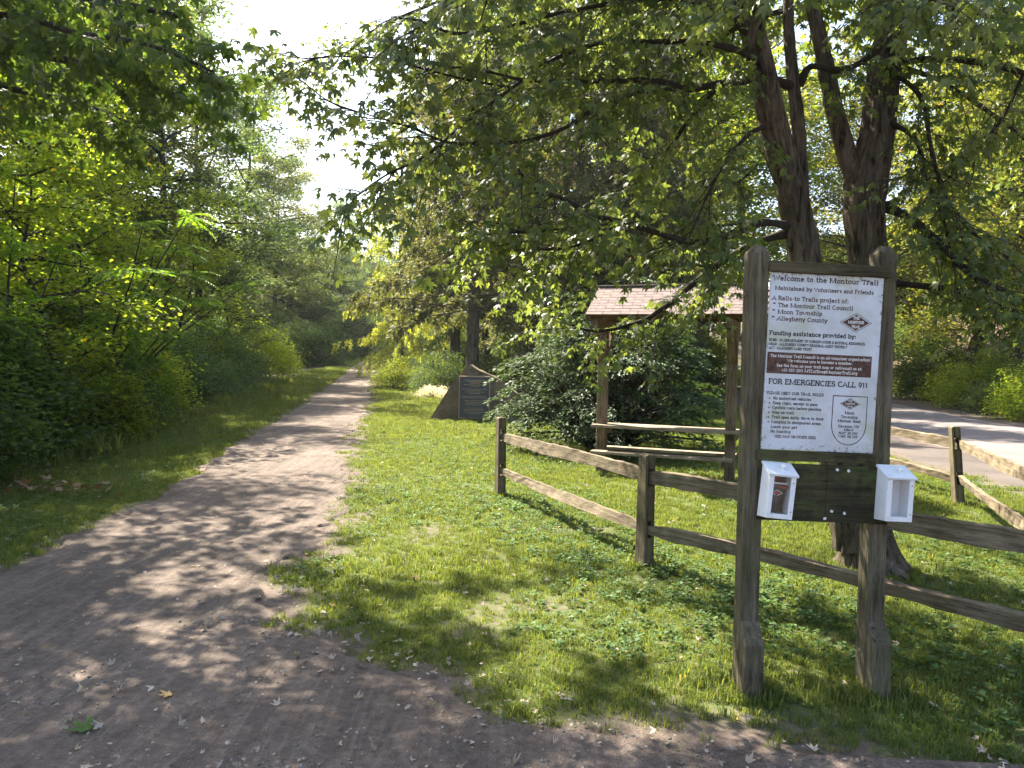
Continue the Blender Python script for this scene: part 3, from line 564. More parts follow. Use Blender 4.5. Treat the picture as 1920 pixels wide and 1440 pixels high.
SIGN_LOC, SIGN_YAW, TILT = Vector((1.53, 3.87, 0)), rad(2.5), rad(1.7)
SIGN_MTX = Matrix.Translation(SIGN_LOC) @ Matrix.Rotation(SIGN_YAW, 4, 'Z')
def build_sign():
    r = empty('trail_sign', SIGN_LOC, (0, 0, SIGN_YAW)); tag(r, 'wooden trailhead sign with two posts and a lettered white panel', 'sign')
    for sx in (-1, 1):
        x = .322 * sx; w_ = .047; top = 2.24 if sx < 0 else 2.25
        bm = bmesh.new(); vs = bbox(bm, x - w_, x + w_, -w_, w_, -.3, top - .035)
        f = [q for q in bm.faces if all(v in vs[4:] for v in q.verts)][0]
        e = bmesh.ops.extrude_face_region(bm, geom=[f]); ev = [v for v in e['geom'] if isinstance(v, bmesh.types.BMVert)]
        for v in ev: v.co.z += .035; v.co.x = x + (v.co.x - x) * .5; v.co.y *= .5
        bmesh.ops.delete(bm, geom=[f], context='FACES_ONLY')
        p = bm_obj('post', bm, M['post'], r, .0025, None, .0012); p['label'] = 'square weathered post with a chamfered top'
        bm = bmesh.new(); z1, z0 = .37, .27; yf = -w_ - .085
        vs = bbox(bm, x - w_ - .002, x + w_ + .004, yf, -w_ - .001, -.3, z1)
        for v in vs:
            if v.co.z > .3 and v.co.y < -w_ - .02: v.co.z = z0
        bm_obj('foot_block', bm, M['post'], r, .006, None, .002)
        for z in (1.3, 2.0, .2): 
            m = Matrix.Translation((x - w_ - .002, .0, z)) @ Matrix.Rotation(rad(90), 4, 'Y'); bm = bmesh.new(); bmesh.ops.create_cone(bm, cap_ends=True, segments=8, radius1=.008, radius2=.006, depth=.008); bm_obj('bolt', bm, M['metal'], r, 0, m)
    yb = -.047
    T = lambda z: Matrix.Translation((0, 0, z)) @ Matrix.Rotation(TILT, 4, 'Y')
    pw, ph, x0 = .567, .872, -.268                       # panel, local x of its left edge
    pz = 2.098
    pan = box('sign_panel', x0, x0 + pw, yb - .012, yb - .002, -ph, 0, M['panel'], r, 0, T(pz)); pan['label'] = 'white printed panel with brown and black lettering'
    box('top_rail', x0 - .012, x0 + pw + .028, yb - .032, yb - .002, .002, .056, M['trim'], r, .003, T(pz), .001)
    box('bottom_rail', x0 - .016, x0 + pw + .012, yb - .032, yb - .002, -ph - .053, -ph - .002, M['trim'], r, .003, T(pz), .001)
    for (a, c) in ((-.33, .008), (.011, .33)): box('board', a, c, yb - .018, yb - .001, .872, 1.158, M['ply'], r, .002, T(0) @ Matrix.Translation((0, 0, 0)), .001)
    for (a, z) in ((.05, 1.135), (.108, 1.136), (.035, .925), (.1, .922), (.004, .885)): 
        box('paper_scrap', a, a + .014, yb - .0205, yb - .0188, z, z + .012, M['paper'], r, 0, T(0) @ Matrix.Translation((a, 0, z)) @ Matrix.Rotation(a * 9, 4, 'Y') @ Matrix.Translation((-a, 0, -z)))
    box('tag', .37, .3755, -.02, .01, .43, .475, M['orange'], r, 0)
    # print on the panel
    pm = T(pz); yp = yb - .0126
    band = obj('brown_band', np_mesh('brown_band', [(x0 + .005, yp, -.495), (x0 + .532, yp, -.495), (x0 + .532, yp, -.39), (x0 + .005, yp, -.39)], [np.array([(0, 1, 2, 3)])]), M['band'], pan); band.matrix_local = pm
    def txt(s, u0, u1, v, cap, mat, wt=.15, dy=0):
        o = obj('lettering', text_mesh('lettering', s, u1 - u0, cap, wt), M[mat], pan); o.matrix_local = pm @ Matrix.Translation((x0 + u0, yp - dy, -v)); o['label'] = 'printed words reading ' + s
    for a in [("Welcome to the Montour Trail", .0124, .54, .0364, .0215, 'ink_brown', .17), ("Maintained by Volunteers and Friends", .0236, .52, .0834, .0175, 'ink_brown'),
        ("A Rails-to Trails project of:", .012, .396, .133, .019, 'ink_brown'), ("The Montour Trail Council", .0436, .421, .167, .0185, 'ink_brown'), ("Moon Township", .0436, .267, .2, .0185, 'ink_brown'), ("Allegheny County", .042, .295, .233, .0185, 'ink_brown'),
        ("*", .018, .03, .163, .016, 'ink_brown'), ("*", .017, .029, .196, .016, 'ink_brown'), ("*", .016, .028, .229, .016, 'ink_brown'),
        ("Funding assistance provided by:", .009, .4435, .305, .019, 'ink_black', .17), ("DCNR - PA DEPARTMENT OF CONSERVATION & NATURAL RESOURCES", .0085, .492, .336, .0115, 'ink_black', .16), ("ARAD - ALLEGHENY COUNTY REGIONAL ASSET DISTRICT", .0085, .403, .3555, .0115, 'ink_black', .16), ("ALT - ALLEGHENY LAND TRUST", .0085, .2255, .375, .0115, 'ink_black', .16),
        ("The Montour Trail Council is an all-volunteer organization!", .02, .523, .414, .0125, 'ink_white', .15, .0012), ("We welcome you to become a member.", .107, .436, .4355, .0125, 'ink_white', .15, .0012), ("See the form on your trail map or call/email us at:", .054, .485, .4605, .0125, 'ink_white', .15, .0012), ("412-257-3011 MTCoffice@MontourTrail.org", .08, .462, .4835, .0135, 'ink_white', .15, .0012),
        ("FOR EMERGENCIES CALL 911", .019, .519, .546, .0235, 'ink_black', .16), ("PLEASE OBEY OUR TRAIL RULES", .0123, .3, .598, .0125, 'ink_black'),
        ("No motorized vehicles", .047, .238, .6235, .0125, 'ink_black'), ("Keep right, except to pass", .046, .272, .647, .0125, 'ink_black'), ("Cyclists warn before passing", .045, .2907, .67, .0125, 'ink_black'), ("Stay on trail", .045, .155, .6935, .0125, 'ink_black'), ("Trail open daily, dawn to dusk", .045, .307, .717, .0125, 'ink_black'), ("Camping in designated areas", .044, .295, .741, .0125, 'ink_brown'), ("Leash your pet", .043, .1755, .765, .0125, 'ink_brown'), ("No hunting", .043, .1435, .788, .0125, 'ink_brown'), ("(SEE MAP ON OTHER SIDE)", .066, .274, .812, .0118, 'ink_brown')]: txt(*a)
    for v in (.6235, .647, .67, .6935, .717, .741): txt('•', .026, .032, v, .0125, 'ink_black', .3)
    def emblem(u, v, hw, hh, fs):
        o = outline('emblem_border', [(-hw, 0), (0, -hh), (hw, 0), (0, hh)], .0022, 0, M['ink_brown'], pan); o.matrix_local = pm @ Matrix.Translation((x0 + u, yp, -v))
        o = diamond('emblem', hw * .86, hh * .86, 0, M['ink_brown'], pan, (0, 0, 0)); o.matrix_local = pm @ Matrix.Translation((x0 + u, yp, -v))
        for s, wv, dz in (('THE', .4, .36), ('MONTOUR', 1.0, -.1), ('TRAIL', .56, -.58)): txt(s, u - hw * wv * .5, u + hw * wv * .5, v - hh * dz, fs, 'ink_white', .17, .0012)
    emblem(.44, .2265, .079, .046, .0125); emblem(.436, .63, .05, .0275, .0072)
    pts = [(.349, -.592), (.523, -.592), (.523, -.735)] + [(.436 + .087 * math.cos(rad(a)), -.735 + .1 * math.sin(rad(a))) for a in np.linspace(-10, -170, 15)] + [(.349, -.735)]
    o = outline('shield_border', pts, .004, 0, M['ink_brown'], pan); o.matrix_local = pm @ Matrix.Translation((x0, yp, 0))
    for s, wd, v, cap in (("Moon", .048, .681, .013), ("Township", .085, .702, .013), ("Montour Road", .115, .7215, .0125), ("Elevation 728'", .107, .748, .011), ("Mile 0", .046, .765, .011), ("N40° 30.290'", .098, .782, .0112), ("W80° 08.705'", .1, .799, .0112)): txt(s, .437 - wd / 2, .437 + wd / 2, v, cap, 'ink_black')
    return r
build_sign()
def brochure_box(lx, lz, tilt, label, filled):
    W, D, H = .132, .1, .262
    r = empty('brochure_box'); r.matrix_world = SIGN_MTX @ Matrix.Translation((lx, -.0665, lz)) @ Matrix.Rotation(tilt, 4, 'Y'); tag(r, label, 'box', 'white brochure boxes')
    t = .012; wm = M['white']
    for sx in (-1, 1):
        x = sx * (W / 2 - t / 2); poly = [(0, 0), (-D, .012), (-D, H - .04), (0, H)]
        bm = bmesh.new(); a = [bm.verts.new((x - t / 2, y, z)) for y, z in poly]; b = [bm.verts.new((x + t / 2, y, z)) for y, z in poly]
        bm.faces.new(a); bm.faces.new(b[::-1]); [bm.faces.new((a[i], b[i], b[(i + 1) % 4], a[(i + 1) % 4])) for i in range(4)]
        bm_obj('side_panel', bm, wm, r, .0015)
    box('back_panel', -W / 2 + t + .0005, W / 2 - t - .0005, -.011, -.001, .004, H - .006, wm, r, .001)
    box('floor_panel', -W / 2 + t + .0005, W / 2 - t - .0005, -D + .003, -.012, .016, .027, wm, r, .001)
    yf = -D - .0005
    box('front_stile', -W / 2, -W / 2 + .024, yf - .01, yf, .012, H - .043, wm, r, .0015); box('front_stile', W / 2 - .024, W / 2, yf - .01, yf, .012, H - .043, wm, r, .0015)
    box('front_sill', -W / 2 + .0245, W / 2 - .0245, yf - .01, yf, .012, .035, wm, r, .0015)
    box('window_pane', -W / 2 + .0245, W / 2 - .0245, yf - .006, yf - .003, .0355, H - .045, M['glass'], r, 0)
    m = Matrix.Translation((0, .004, H + .003)) @ Matrix.Rotation(math.atan2(.04, D), 4, 'X')
    lid = box('lid', -W / 2 - .008, W / 2 + .008, -D - .03, 0, 0, .012, wm, r, .0015, m); lid['label'] = 'sloping white lid'
    bm = bmesh.new(); bmesh.ops.create_cone(bm, cap_ends=True, segments=14, radius1=.006, radius2=.009, depth=.014, matrix=Matrix.Translation((0, 0, .007))); bmesh.ops.create_uvsphere(bm, u_segments=14, v_segments=8, radius=.015, matrix=Matrix.Translation((0, 0, .019)) @ Matrix.Scale(.55, 4, (0, 0, 1)))
    bm_obj('knob', bm, wm, lid, 0, m @ Matrix.Translation((.012, -D * .72, .0125)))
    for z in (.05, .19): 
        bm = bmesh.new(); bmesh.ops.create_cone(bm, cap_ends=True, segments=8, radius1=.003, radius2=.003, depth=.003); bm_obj('screw', bm, M['metal'], r, 0, Matrix.Translation((W / 2 - .012, yf - .0112, z)) @ Matrix.Rotation(rad(90), 4, 'X'))
    if filled:
        b = empty('brochure_stack'); b.matrix_world = r.matrix_world.copy(); tag(b, 'black trail brochures curling inside the box by the left sign post', 'brochures')
        th = np.linspace(0, 1, 9); hw = .046
        def sheet(nm, z0, z1, y0, mat, curl=0, u0=-1, u1=1):
            n = 9; u = np.linspace(u0, u1, n); V = []
            for z in np.linspace(z0, z1, 7):
                k = (1 - (z - z0) / (z1 - z0)) * curl
                for a in u: V.append((a * hw * (1 - .25 * k), y0 - .012 * k * (1 - a * a) + .01 * k * a, z + .02 * k * max(0, a)))
            i = np.arange(6)[:, None]; j = np.arange(n - 1)[None]; F = np.stack([i * n + j, i * n + j + 1, (i + 1) * n + j + 1, (i + 1) * n + j], -1).reshape(-1, 4)
            return obj(nm, np_mesh(nm, V, [F], smooth=True), mat, b)
        sheet('rear_brochure', .03, .215, -.03, M['brochure']); sheet('front_brochure', .085, .172, -.068, M['brochure'], 1.0); sheet('red_stripe', .155, .166, -.0694, M['red']); sheet('paper_edge', .174, .182, -.065, M['paper'])
        for z, y in ((.132, -.076), (.197, -.0325)):
            o = outline('emblem', [(-.026, 0), (0, -.014), (.026, 0), (0, .014)], .0025, 0, M['ink_white' if z < .15 else 'red'], b); o.location = (-.008, y, z)
            o = diamond('emblem_core', .016, .008, 0, M['red'], b, (-.008, y, z))
        for x in (-.03, -.012, .004, .02): box('cord', x, x + .003, -.088, -.085, .03, .09 - abs(x), M['brochure'], b, 0)
brochure_box(-.242, .898, rad(5), 'white brochure box with black brochures, tilted, by the left sign post', True)
brochure_box(.352, .888, rad(2), 'empty white brochure box on the right sign post', False)

# --- split rail fences
def fence_post(parent, loc, h, yaw, lean=(0, 0), w_=.066, d=.05, z_slots=(.31, .72)):
    bm = bmesh.new(); sl = .1
    for s in (-1, 1): bbox(bm, -w_, w_, s * d if s > 0 else -d, s * d * .45 if s > 0 else -d * .45, -.35, h) if s < 0 else bbox(bm, -w_, w_, d * .45, d, -.35, h)
    zs = [-.35] + [q for z in z_slots for q in (z - .06, z + .075)] + [h]
    for a, b in zip(zs[::2], zs[1::2]): bbox(bm, -w_ * .99, w_ * .99, -d * .449, d * .449, a, b - .002)
    for v in bm.verts:
        if v.co.z > h - .01: v.co.x *= .72; v.co.z -= .012 if abs(v.co.y) > d * .8 else 0
        if v.co.z > h - .05: pass
    o = bm_obj('post', bm, M['fpost'], parent, .005, None, .0012); o.location = loc; o.rotation_euler = (lean[0], lean[1], yaw); return o
def rail(parent, a, b, seed, hh=.062, tt=.022, twist=.25, sag=.0):
    a, b = Vector(a), Vector(b); L = (b - a).length; r = np.random.default_rng(seed); n = 31; V = []
    for i in range(n):
        t = i / (n - 1); e = min(1, min(t, 1 - t) / .07); k = .62 + .38 * e
        h = hh * k * (1 + .1 * math.sin(t * 9 + seed) + r.normal(0, .025)); q = tt * (.8 + .2 * e) * (1 + r.normal(0, .05)); tw = twist * math.sin(t * 3 + seed)
        cy, cz = .008 * math.sin(t * 7 + seed * 2) + r.normal(0, .0015), -sag * 4 * t * (1 - t) + .012 * math.sin(t * 5 + seed)
        for (yy, zz) in ((-1, -1), (-1, 0), (-1, 1), (0, 1.12), (1, 1), (1, -1)):
            y, z = yy * q + r.normal(0, .0022), zz * h + r.normal(0, .003)
            V.append((t * L, cy + y * math.cos(tw) - z * math.sin(tw), cz + y * math.sin(tw) + z * math.cos(tw)))
    i = np.arange(n - 1)[:, None]; j = np.arange(6)[None]; F = np.stack([i * 6 + j, (i + 1) * 6 + j, (i + 1) * 6 + (j + 1) % 6, i * 6 + (j + 1) % 6], -1).reshape(-1, 4)
    me = np_mesh('rail', V, [F, np.array([[0, 1, 2, 3, 4, 5]]), np.array([[(n - 1) * 6 + q for q in (5, 4, 3, 2, 1, 0)]])])
    o = obj('rail', me, M['rail'], parent); o.location = a; o.rotation_euler = (b - a).to_track_quat('X', 'Z').to_euler(); return o
def fence(name, label, pts, hs, seed, tops=None):
    r = empty(name, (pts[0][0], pts[0][1], 0)); tag(r, label, 'fence'); O = Vector((pts[0][0], pts[0][1], 0))
    for i, (x, y, lx, ly) in enumerate(pts):
        d = Vector((pts[min(i + 1, len(pts) - 1)][0] - pts[max(i - 1, 0)][0], pts[min(i + 1, len(pts) - 1)][1] - pts[max(i - 1, 0)][1], 0)); fence_post(r, Vector((x, y, 0)) - O, hs[i], math.atan2(d.y, d.x), (lx, ly))
    for i in range(len(pts) - 1):
        a = Vector((pts[i][0], pts[i][1], 0)) - O; b = Vector((pts[i + 1][0], pts[i + 1][1], 0)) - O; e = (b - a).normalized() * .05
        for k, z in enumerate((.31, .72)): rail(r, a - e * .2 + Vector((0, 0, z)), b + e * .2 + Vector((0, 0, z + (.012 if k else -.01))), seed + i * 3 + k, .054 if k else .046, .022, .35 if not k else .12)
    return r
fence('split_rail_fence', 'weathered split rail fence running from the lawn behind the sign', [(-.12, 9.06, 0, 0), (1.08, 6.09, 0, rad(.5)), (3.0, 3.82, 0, 0)], [.94, .91, .9], 3)
fence('roadside_rail_fence', 'sunlit split rail fence with a leaning post beside the road', [(5.0, 12.1, 0, 0), (5.28, 9.0, rad(4), rad(-2)), (4.25, 6.1, 0, 0)], [.9, .93, .9], 11)

# --- shelter
def build_shelter():
    A, B = Vector((1.31, 11.09, 0)), Vector((2.98, 10.42, 0)); L = (B - A).length; yaw = math.atan2(B.y - A.y, B.x - A.x)
    r = empty('bench_shelter', A, (0, 0, yaw)); tag(r, 'open wooden bench shelter with pinkish shingled gable roof', 'shelter'); w_ = .066; H = 2.07
    for x in (0, L):
        box('post', x - w_, x + w_, -w_, w_, -.3, H, M['post_warm'], r, .006)
        box('cross_beam', x - .045, x + .045, -.52, .52, H + .001, H + .12, M['post_warm'], r, .004)
        for s in (-1, 1):
            a = Vector((x, s * .05, 1.62)); b = Vector((x, s * .42, 2.06)); d = b - a
            bm = bmesh.new(); bbox(bm, -.04, .04, -.045, .045, 0, d.length); o = bm_obj('knee_brace', bm, M['post_warm'], r, .004); o.location = a; o.rotation_euler = d.to_track_quat('Z', 'X').to_euler()
    for s in (-1, 1): box('eave_beam', -.12, L + .16, s * .5 - .03, s * .5 + .03, H + .121, H + .235, M['beam_warm'], r, .004)
    rz, ez, ey = 2.66, 2.235, .66
    roof = prism('roof_deck', [(-ey, ez), (ey, ez), (0, rz)], -.06, L + .3, M['beam_warm'], r, 0, Matrix(((0, 0, 1, 0), (1, 0, 0, 0), (0, 1, 0, 0), (0, 0, 0, 1))))
    roof.name = 'roof'
    slope = math.atan2(rz - ez, ey); sl = math.hypot(rz - ez, ey); rows = 10; rh = sl / rows; tw = .24
    bm = bmesh.new(); bbox(bm, 0, tw - .003, 0, rh * 1.35, 0, .009); me = bpy.data.meshes.new('shingle')
    bmesh.ops.bevel(bm, geom=list(bm.edges), offset=.002, segments=1, affect='EDGES'); bm.to_mesh(me); bm.free(); me.materials.append(M['shingle'])
    rr = random.Random(4)
    for s in (-1, 1):
        for k in range(rows):
            x = -.08 - (k % 2) * tw / 2
            while x < L + .3:
                o = bpy.data.objects.new('shingle', me); link(o, roof); x0 = max(x, -.08)
                y = -(ey + .025) + k * rh * math.cos(slope); z = ez - .012 + k * rh * math.sin(slope) + .012
                o.matrix_local = Matrix.Rotation(0 if s < 0 else math.pi, 4, 'Z') @ Matrix.Translation((x0 if s < 0 else -(x0 + tw), y, z + rr.uniform(0, .003))) @ Matrix.Rotation(slope - .035, 4, 'X') @ Matrix.Diagonal((1 if x0 == x else .5, 1, 1, 1))
                x += tw
    for s in (-1, 1): 
        bm = bmesh.new(); bbox(bm, -.012, .012, 0, sl + .02, -.1, 0); o = bm_obj('barge_board', bm, M['beam_warm'], roof, .003); o.matrix_local = Matrix.Rotation(0 if s < 0 else math.pi, 4, 'Z') @ Matrix.Translation((-.075 if s < 0 else .075, -ey - .015, ez - .002)) @ Matrix.Rotation(slope, 4, 'X')
    box('ridge_cap', -.09, L + .32, -.06, .06, rz + .012, rz + .03, M['shingle'], roof, .004)
    box('table_plank', -.1, L + .12, -.23, -.068, .665, .705, M['plank'], r, .004); box('table_plank', -.1, L + .12, .068, .23, .665, .705, M['plank'], r, .004)
    box('table_plank', .068, L - .068, -.064, .064, .667, .707, M['plank'], r, .004)
    for s in (-1, 1): box('bench_plank', -.06, L + .06, s * .3 - .08, s * .3 + .08, .31, .35, M['plank'], r, .004)
    for x in (0, L):
        box('bench_bearer', x - .1, x - .0665, -.38, .38, .22, .309, M['post_warm'], r, .003); box('table_bearer', x + .0665, x + .1, -.22, .22, .58, .664, M['post_warm'], r, .003)
build_shelter()

# --- stone with plaque
def build_stone():
    r = empty('stone_monument', (-1.05, 19.2, 0), (0, 0, rad(-4))); tag(r, 'pointed sandstone boulder standing on the lawn with a dark plaque', 'monument')
    F_ = [(-1.16, -.25), (1.35, -.25), (1.3, .62), (.75, 1.05), (-.06, 1.42), (-.5, .86)]
    bm = bmesh.new(); a = [bm.verts.new((x, -.1 + .06 * z, z)) for x, z in F_]; b = [bm.verts.new((x * .93 + .05, .62 - .16 * z, z * .97)) for x, z in F_]
    n = len(F_); bm.faces.new(a); bm.faces.new(b[::-1])
    for i in range(n): bm.faces.new((a[i], b[i], b[(i + 1) % n], a[(i + 1) % n]))
    bmesh.ops.recalc_face_normals(bm, faces=bm.faces); bmesh.ops.bevel(bm, geom=list(bm.edges), offset=.025, segments=2, affect='EDGES')
    bmesh.ops.triangulate(bm, faces=bm.faces); bmesh.ops.subdivide_edges(bm, edges=bm.edges, cuts=4, use_grid_fill=True)
    for v in bm.verts:
        x, y, z = v.co; amp = .09 if (y > -.02 or z > 1.12 or x < -.5) else .018
        v.co += Vector((0, 1, .5)) * amp * float(vnoise(x * 1.3 + y, z + y * 2, .22, 3) - .5) + Vector((.6, .2, 1)) * amp * .7 * float(vnoise(x + 3, z * 1.2 - y, .09, 5) - .5)
    o = bm_obj('boulder', bm, M['rock'], r, 0); 
    m = Matrix.Rotation(rad(-3.4), 4, 'X')
    pl = box('plaque', -.26, .52, -.168, -.125, .06, 1.12, M['bronze'], r, .008, m); box('plaque_field', -.235, .495, -.1745, -.1685, .085, 1.095, M['plaque'], pl, .002, m)
    rr = random.Random(2); z = 1.04; b = MB()
    for wd, h in ([(.5, .02), (.36, .018), (.22, .018), (.52, .014), (.2, .014), (0, 0), (.6, .012), (.3, .012), (.46, .012), (.28, .012), (0, 0), (.58, .012), (.6, .012), (0, 0), (.5, .012), (.42, .012), (.44, .012), (.4, .012), (0, 0), (.36, .012), (.48, .012), (.52, .012), (.44, .012), (.26, .012)]):
        z -= .036
        if not wd: continue
        x = .13 - wd / 2
        while x < .13 + wd / 2: 
            q = rr.uniform(.02, .05); b.add([(x, -.176, z), (x + q, -.176, z), (x + q, -.176, z + h), (x, -.176, z + h)], [(0, 1, 2, 3)]); x += q + .012
    o = obj('raised_lines', b.mesh('raised_lines'), M['bronze'], pl); o.data.transform(m)
build_stone()

# --- utility pole beyond the road
def build_pole():
    p = xyz(18.3, 40.5); r = empty('utility_pole', p); tag(r, 'wooden utility pole with two crossarms seen behind the maple trunk', 'pole')
    V, F = tube([(0, 0, -.4), (0, 0, 5), (.03, 0, 13.2)], [.17, .15, .11], 12); obj('pole', np_mesh('pole', V, [F], smooth=True), M['concrete'], r)
    for z in (11.6, 10.4):
        box('crossarm', -1.3, 1.3, -.17, -.06, z, z + .13, M['concrete'], r, .01)
        for x in (-1.15, -.6, .6, 1.15): 
            bm = bmesh.new(); bmesh.ops.create_cone(bm, cap_ends=True, segments=8, radius1=.05, radius2=.03, depth=.16); bm_obj('insulator', bm, M['metal'], r, 0, Matrix.Translation((x, -.115, z + .212)))
build_pole()
